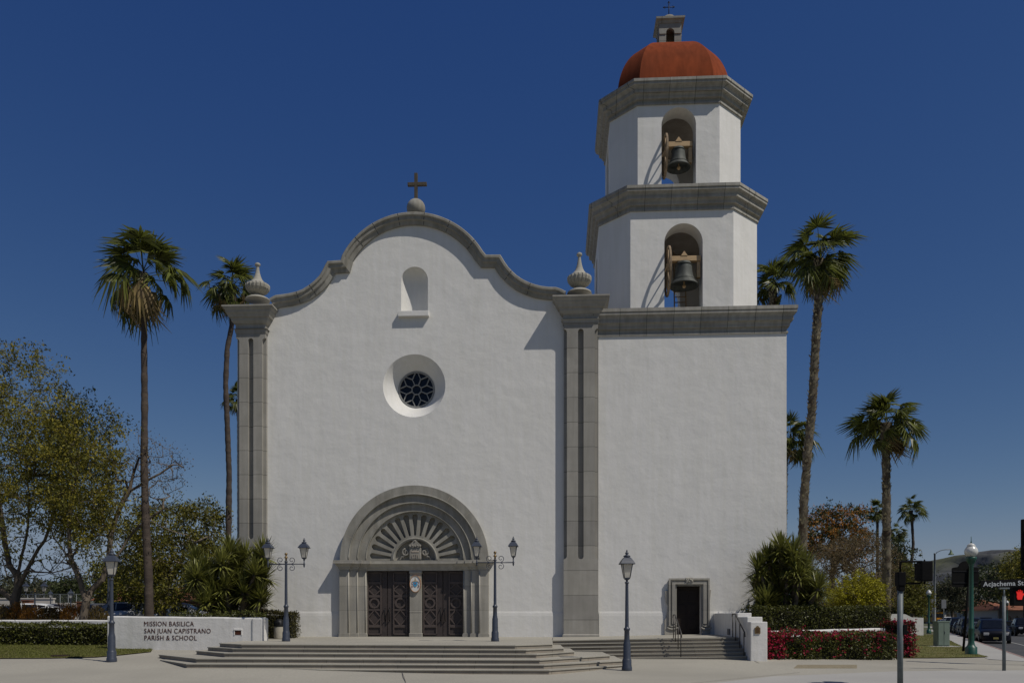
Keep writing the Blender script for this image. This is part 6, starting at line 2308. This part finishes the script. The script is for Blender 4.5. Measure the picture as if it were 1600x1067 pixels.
# long brick-and-tile school building behind the trees
a, b = Dp(150, 960, 96), Dp(420, 960, 96)
sb = thing('school_building', 'low brick school building behind the trees left of the church', 'building', (a.x, a.y, 1.0))
m = MB()
wins = [[(x, 2.0), (x + 1.1, 2.0), (x + 1.1, 3.0), (x, 3.0)] for x in np.arange(a.x + 1, b.x - 2, 2.6)]
m.plate([[(a.x, .8), (b.x, .8), (b.x, 3.6), (a.x, 3.6)]] + wins, a.y, a.y + .35)
m.box((a.x + .01, a.y + .36, .8), (b.x - .01, a.y + 9, 3.58))
m.build('wall', M_brick, sb)
m = MB(); m.add([(a.x - .5, a.y - .7, 3.5), (b.x + .5, a.y - .7, 3.5), (b.x + .5, a.y + 4.6, 5.2), (a.x - .5, a.y + 4.6, 5.2), (b.x + .5, a.y + 10, 3.5), (a.x - .5, a.y + 10, 3.5)], [(0, 1, 2, 3), (3, 2, 4, 5), (0, 3, 5), (1, 4, 2)])
m.build('roof', M_tile, sb)
for w in wins:
    m = MB(); m.box((w[0][0], a.y + .2, 2.0), (w[1][0], a.y + .24, 3.0)); m.build('window', M_glassdk, sb)

# ================================================================== HOUSES ALONG THE STREET
def house(label, px0, px1, ywt, yr, d, depth, narch, z0=-.1, wallm=None):
    a, b = Dp(px0, 962, d), Dp(px1, 962, d)
    zt = EYE + (962 - ywt) * d / F
    zr_ = EYE + (962 - yr) * d / F
    h = thing('tiled_house', label, 'house', (a.x, a.y, z0), 'low houses with tiled roofs')
    W = b.x - a.x
    holes = []
    for i in range(narch):
        cx = a.x + W * (i + .5) / narch
        r = W / narch * .30
        holes.append([(cx - r, z0 + .05), (cx + r, z0 + .05)] + arc(cx, z0 + max(.9, (zt - z0) * .55), r, 0, 180, 10))
    m = MB(); m.plate([[(a.x, z0 - .4), (b.x, z0 - .4), (b.x, zt), (a.x, zt)]] + holes, a.y, a.y + .4)
    m.build('arcade_wall', wallm or M_cream, h)
    m = MB(); m.box((a.x, a.y + 2.2, z0 - .3), (b.x, a.y + depth, zt)); m.build('rear_wall', M_cream, h)
    e = .6
    m = MB()
    m.add([(a.x - e, a.y - e, zt - .05), (b.x + e, a.y - e, zt - .05), (b.x - W * .08, a.y + depth * .5, zr_), (a.x + W * .08, a.y + depth * .5, zr_), (b.x + e, a.y + depth + e, zt - .05), (a.x - e, a.y + depth + e, zt - .05)],
          [(0, 1, 2, 3), (3, 2, 4, 5), (0, 3, 5), (1, 4, 2), (0, 5, 4, 1)])
    m.build('roof', M_tile, h)
    m = MB(); m.bbox((a.x + W * .3, a.y + depth * .4, zr_ - .8), (a.x + W * .3 + .8, a.y + depth * .4 + .8, zr_ + .7), .04); m.build('chimney', M_cream, h)
house('low arcaded house with red tiled roof behind the yellow bus', 1476, 1520, 950, 942.5, 205, 14, 4)
house('wider tiled house set back between the sign board and dark street tree', 1508, 1556, 945, 934, 250, 18, 5)
house('tiled roof house at the right edge under the tall olive tree', 1571, 1640, 952, 940.5, 125, 12, 6, -.1, mat('tan_house_wall', (0.22, 0.18, 0.14), .9, .1, 1))
# flat white shop with signs between them
a, b = Dp(1528, 962, 190), Dp(1572, 962, 190)
h = thing('shop_building', 'pale flat roofed building behind the parked cars near the street sign', 'building', (a.x, a.y, -.1))
m = MB(); m.plate([[(a.x, -.4), (b.x, -.4), (b.x, 3.3), (a.x, 3.3)]] + [[(a.x + .5 + i * 1.55, .1), (a.x + 1.6 + i * 1.55, .1), (a.x + 1.6 + i * 1.55, 2.2), (a.x + .5 + i * 1.55, 2.2)] for i in range(4)], a.y, a.y + .4)
m.box((a.x + .01, a.y + .9, -.4), (b.x - .01, a.y + 10, 3.25)); m.bbox((a.x - .2, a.y - .3, 3.25), (b.x + .2, a.y + 10.2, 3.6), .04)
m.build('wall', mat('grey_white_wall', (.33, .33, .33), .9, .1, 1), h)
# roadside parking signs seen from behind
M_alu = mat('grey_sign_back', (0.22, 0.225, 0.23), 0.5, 0.08, 4, metal=.3)
for px, yt_, yb, base, lab in ((1457.5, 936, 951, 983, 'grey back of a road sign left of the street light post'), (1474.5, 936.5, 950, 986, 'grey back of a road sign right of the street light post')):
    p = Gz(px, base, 0.02); k = 1 / SCL(p)
    t = thing('road_sign', lab, 'road sign', p, 'road signs seen from behind')
    m = MB(); m.tube([(0, 0, -.2), (0, 0, (base - yt_) * k)], .045, 6); m.build('pole', M_galv, t, True)
    m = MB(); m.bbox((-3.6 * k, -.05, (base - yb) * k), (3.6 * k, -.01, (base - yt_) * k), .01); m.build('panel', M_alu, t, True)

# ================================================================== VEHICLES
M_tyre = mat('tyre_rubber', (0.012, 0.012, 0.012), 0.85, 0.2, 8)
M_rim = mat('alloy_rim', (0.30, 0.30, 0.31), 0.35, 0.1, 8, metal=.7)
M_cglass = mat('car_window_glass', (0.008, 0.009, 0.011), 0.12, 0.2, 3, spec=.35)
M_hlamp = mat('headlight_lens', (0.45, 0.45, 0.45), 0.15, 0.1, 5, spec=.7)
M_rlamp = mat('tail_light_lens', (0.25, 0.012, 0.01), 0.25, 0.1, 5, spec=.6)
M_plate = mat('licence_plate', (0.35, 0.30, 0.10), 0.5, 0.1, 6)
def paint(nm, c):
    return mat(nm + '_car_paint', c, 0.4, 0.04, 1, spec=.22, coat=.08)
# stations: x along the car (front at 0), belt height, top height, half width at belt, half width at top; cabin flag
def stations(kind):
    if kind == 'sedan':
        return 4.6, [(0, .55, .60, .62, .55), (.08, .66, .72, .80, .70), (.5, .74, .80, .87, .78), (1.25, .84, .88, .89, .80), (1.9, .88, 1.36, .90, .62), (2.5, .90, 1.44, .90, .64), (3.2, .91, 1.40, .90, .63), (3.95, .93, .99, .89, .74), (4.45, .92, .97, .84, .72), (4.6, .70, .74, .78, .66)]
    if kind == 'suv':
        return 4.8, [(0, .72, .78, .70, .64), (.08, .88, .95, .88, .80), (.5, .96, 1.02, .94, .86), (1.15, 1.02, 1.07, .96, .86), (1.75, 1.05, 1.68, .96, .72), (2.6, 1.07, 1.77, .96, .74), (3.8, 1.08, 1.74, .96, .74), (4.45, 1.08, 1.62, .95, .72), (4.75, 1.06, 1.12, .93, .84), (4.8, .80, .86, .88, .8)]
    return 4.9, [(0, .62, .68, .66, .58), (.08, .78, .86, .88, .78), (.45, .88, .95, .95, .86), (.95, .98, 1.04, .97, .86), (1.85, 1.02, 1.66, .98, .74), (2.6, 1.03, 1.74, .98, .76), (3.9, 1.04, 1.72, .98, .76), (4.55, 1.04, 1.62, .97, .75), (4.85, 1.0, 1.06, .94, .86), (4.9, .72, .78, .88, .8)]
def car(label, kind, pm, group, detail=True):
    L_, st = stations(kind)
    t = thing('parked_car', label, 'car', (0, 0, 0), group)
    z0 = .22 if kind != 'suv' else .30
    ring = []
    for x, zb, zt, wb, wt in st:
        ring.append([(x, -wb * .90, z0), (x, -wb, z0 + .22), (x, -wb * 1.0, zb - .10), (x, -wb * .965, zb), (x, -wt, zt - .05), (x, -wt * .84, zt), (x, 0, zt + .015), (x, wt * .84, zt), (x, wt, zt - .05), (x, wb * .965, zb), (x, wb, zb - .10), (x, wb, z0 + .22), (x, wb * .90, z0)])
    m = MB()
    k = len(ring[0])
    m.add([p for r in ring for p in r], [(i * k + j, i * k + j + 1, (i + 1) * k + j + 1, (i + 1) * k + j) for i in range(len(ring) - 1) for j in range(k - 1)] + [tuple(range(k)), tuple((len(ring) - 1) * k + j for j in reversed(range(k)))], True)
    o = fix_normals(m.build('body', pm, t, True))
    # wheel arches
    ax = (L_ * .185, L_ * .80)
    # windows sit 6 mm proud of the cabin sides
    cab = [i for i in range(len(st)) if st[i][2] - st[i][1] > .3]
    i0, i1 = cab[0], cab[-1]
    for s in (-1, 1):
        m = MB()
        for i in range(i0, i1):
            a, b = st[i], st[i + 1]
            def sp(q, f, fx=None):
                x, zb, zt, wb, wt = q
                return Vector((x, s * ((wb * .965) + (wt - wb * .965) * f + .007), zb + (zt - .05 - zb) * f))
            la, lb = (.05 if i > i0 else .12), (.05 if i < i1 - 1 else .10)
            q = [sp(a, .10), sp(b, .10), sp(b, .92), sp(a, .92)]
            c0, c1 = q[0].lerp(q[1], la), q[0].lerp(q[1], 1 - lb)
            d0, d1 = q[3].lerp(q[2], la), q[3].lerp(q[2], 1 - lb)
            m.add([c0, c1, d1, d0], [(0, 1, 2, 3) if s < 0 else (3, 2, 1, 0)])
        m.build('side_window', M_cglass, t, True)
    for nm, ia, ib in (('windscreen', i0 - 1, i0), ('rear_window', i1 + 1, i1)):
        a, b = st[ia], st[ib]
        nx = -1 if nm == 'windscreen' else 1
        pa = [Vector((a[0], s * a[4] * .92, a[2])) for s in (-1, 1)]
        pb = [Vector((b[0], s * b[4] * .86, b[2] - .015)) for s in (-1, 1)]
        up = Vector((nx * .02, 0, .022))
        q = [pa[0].lerp(pb[0], .06) + up, pa[1].lerp(pb[1], .06) + up, pa[1].lerp(pb[1], .93) + up, pa[0].lerp(pb[0], .93) + up]
        mm_ = Vector((0, 0, .02)) + up
        m = MB(); m.add(q, [(0, 1, 2, 3) if nx > 0 else (3, 2, 1, 0)]); m.build(nm, M_cglass, t, True)
    rw = .33 if kind != 'suv' else .38
    for x in ax:
        for s in (-1, 1):
            Mx = Matrix.Translation((x, s * (st[3][3] - .10), rw)) @ Matrix.Rotation(R(90) * -s, 4, 'X')
            m = MB(); m.lathe([(rw * .62, -.08), (rw * .95, -.10), (rw, -.06), (rw, .09), (rw * .95, .125), (rw * .62, .115), (0, .08)], (0, 0, 0), 20, True, Mx)
            w = m.build('wheel', M_tyre, t, True)
            m = MB(); m.lathe([(0, .10), (rw * .2, .125), (rw * .6, .118), (rw * .62, .10)], (0, 0, 0), 12, True, Mx)
            m.build('rim', M_rim, w, True)
    f0, f1 = st[1], st[2]
    for s in (-1, 1):
        m = MB(); m.bbox((-.01, min(s * .40, s * .76), f0[1] - .20), (.30, max(s * .40, s * .76), f0[1] + .0), .04); m.build('headlight', M_hlamp, t, True)
        m = MB(); m.bbox((L_ - .14, s * .62 - .14, st[-2][1] - .22), (L_ - .01, s * .62 + .18, st[-2][1] - .02), .03); m.build('tail_light', M_rlamp, t, True)
        m = MB(); m.bbox((st[i0][0] - .22, s * (st[i0][3] + .10) - .09, st[i0][1] + .02), (st[i0][0] - .06, s * (st[i0][3] + .10) + .09, st[i0][1] + .17), .04); m.build('mirror', pm, t, True)
    m = MB(); m.bbox((-.03, -.42, z0 + .16), (.06, .42, f0[1] - .12), .02)
    for j in range(4):
        zz = z0 + .2 + j * .09
        m.box((-.045, -.40, zz), (-.028, .40, zz + .02))
    m.build('grille', M_iron, t, True)
    m = MB(); m.bbox((-.06, -.16, z0 + .10), (-.04, .16, z0 + .23), .008); m.build('licence_plate', M_plate, t, True)
    return t
def place(t, x, y, z, ang):
    t.location = (x, y, z)
    t.rotation_euler = (0, 0, ang)
sang = math.atan2(SD.y, SD.x)               # a car built with its front at x=0 and tail at +x: facing us when its tail points along SD
ZS = -0.163
def along(px, base, off, z=ZS):
    """where the sight line through px meets the line 'off' metres right of the kerb"""
    r = ray(px, 962)
    # solve (t r - K0).SNR = off
    t = (off + K0.x * SNR.x + K0.y * SNR.y) / (r.x * SNR.x + r.y * SNR.y)
    return (r.x * t, r.y * t)
navy, black, silver, white_, dkblue, grey_ = paint('navy', (.006, .007, .012)), paint('black', (.005, .005, .006)), paint('silver', (.28, .28, .28)), paint('white', (.55, .55, .54)), paint('deep_blue', (.006, .009, .018)), paint('grey', (.06, .06, .06))
def kerb_car(label, kind, pm, s, off, grp='cars parked along the street', rev=False):
    t = car(label, kind, pm, grp)
    x, y = off_pt(s, off)
    if rev:
        x, y = off_pt(s + 4.7, off)
        place(t, x, y, ZS, sang + math.pi)
    else:
        place(t, x, y, ZS, sang)
    return t
def s_of(px, off):
    x, y = along(px, 0, off)
    return (x - K0.x) * SD.x + (y - K0.y) * SD.y
s1 = s_of(1556, 1.2)
kerb_row = (('navy minivan nearest on the kerb facing the crossing', 'van', navy), ('deep blue sedan parked directly behind the nearest navy minivan', 'sedan', dkblue),
            ('grey sedan parked third in the kerbside row behind the minivan', 'sedan', grey_), ('tall black sport utility car fourth in the kerbside row behind the sign board', 'suv', black),
            ('dark grey sport utility car fifth in the kerbside row', 'suv', grey_), ('black sedan sixth in the kerbside row left of the sign board', 'sedan', black),
            ('deep blue sport utility car seventh in the kerbside row', 'suv', dkblue), ('silver sedan eighth in the kerbside row behind the utility cabinet', 'sedan', silver),
            ('black sport utility car ninth in the kerbside row', 'suv', black), ('black sedan tenth in the kerbside row right of the street light post', 'sedan', black),
            ('white sedan eleventh in the kerbside row', 'sedan', white_), ('silver car twelfth in the kerbside row beside the globe lamp', 'sedan', silver), ('small dark grey car parked furthest up the kerb', 'sedan', grey_))
for i, (lab, kd, pm) in enumerate(kerb_row):
    kerb_car(lab, kd, pm, s1 + 6.25 * i + .3 * math.sin(i * 3), 1.2 + .08 * math.sin(i * 2))
s4 = s_of(1584, 6.0)
kerb_car('dark blue sedan in the traffic lane behind the grey sign pole', 'sedan', dkblue, s4, 6.0)
s5 = s_of(1606, 6.2)
kerb_car('black sport utility car cut off by the right edge in the lane', 'suv', black, s5, 6.2)
for i, (px, off, lab, kd, pm) in enumerate(((1543, 6.0, 'far dark car in the lane left of the grey sign pole', 'suv', black), (1556, 9.5, 'far silver car across the street under the dark tree', 'sedan', silver), (1566, 12, 'far white car across the street near the shop building', 'sedan', white_), (1530, 6, 'far grey car waiting in the lane beyond the others', 'sedan', grey_), (1481, 3.8, 'white pickup like car beside the yellow bus', 'suv', white_))):
    x, y = along(px, 0, off)
    s = min((x - K0.x) * SD.x + (y - K0.y) * SD.y, 205 - 6 * i)
    kerb_car(lab.replace('pickup like car', 'utility car'), kd, pm, s, street_off(*along(px, 0, off)))
# yellow bus
p = Dp(1459, 962, 178)
t = thing('yellow_bus', 'small yellow bus far up the street beside the street light post', 'bus', (p.x, p.y, -.1))
my = paint('school_yellow', (.42, .19, .012))
m = MB(); m.bbox((0, 0, .5), (2.2, 6.5, 2.75), .15); m.bbox((.1, -1.1, .5), (2.1, .1, 1.35), .1); m.build('body', my, t, True)
m = MB(); m.bbox((.2, -.03, 1.55), (2.0, .02, 2.4), .03); m.build('windscreen', M_cglass, t, True)
m = MB(); m.bbox((-.02, .5, 1.6), (.01, 6.0, 2.3), .01); m.build('side_window', M_cglass, t, True)
for x in (.15, 2.05):
    for y in (-.5, 5.0):
        m = MB(); m.lathe([(.3, -.12), (.42, -.12), (.42, .12), (.3, .12), (0, .1)], (0, 0, 0), 16, True, Matrix.Translation((x, y, .42)) @ Matrix.Rotation(R(90), 4, 'Y')); m.build('wheel', M_tyre, t, True)
m = MB(); m.bbox((.25, -1.14, .75), (1.95, -1.08, 1.15), .02); m.build('grille', M_iron, t, True)

# car park at left
lot = [(33, 70, 'van', white_, 'white van parked nearest the left tree trunk', .15), (54, 74, 'suv', dkblue, 'dark blue sport utility car behind the twin lantern post', .1), (76, 66, 'sedan', white_, 'white sedan parked side on between the two left trees', 0.1),
       (92, 84, 'sedan', silver, 'silver car in the back row of the car park', .2), (112, 80, 'sedan', dkblue, 'blue sedan behind the dark thin lantern post', .2), (144, 72, 'suv', grey_, 'grey sport utility car seen right of the second tree trunk', 1.3),
       (160, 90, 'sedan', white_, 'white car far back beside the near lantern post', .2), (181, 64, 'van', silver, 'silver minivan behind the left end of the sign wall', .05), (206, 64, 'van', white_, 'white minivan left of the tall palm trunk', 1.35), (250, 66, 'suv', black, 'black car in shade right of the tall palm trunk', .1), (278, 62, 'sedan', white_, 'white sedan seen above the sign lettering', .1), (-12, 62, 'sedan', navy, 'navy car cut off by the left edge of the car park', .2)]
for px, d, kd, pm, lab, an in lot:
    t = car(lab, kd, pm, 'cars in the car park')
    q = Dp(px, 962, d)
    place(t, q.x - 2.2 * math.cos(an), q.y - 2.2 * math.sin(an), terrain(q.x, q.y) + .02, an)
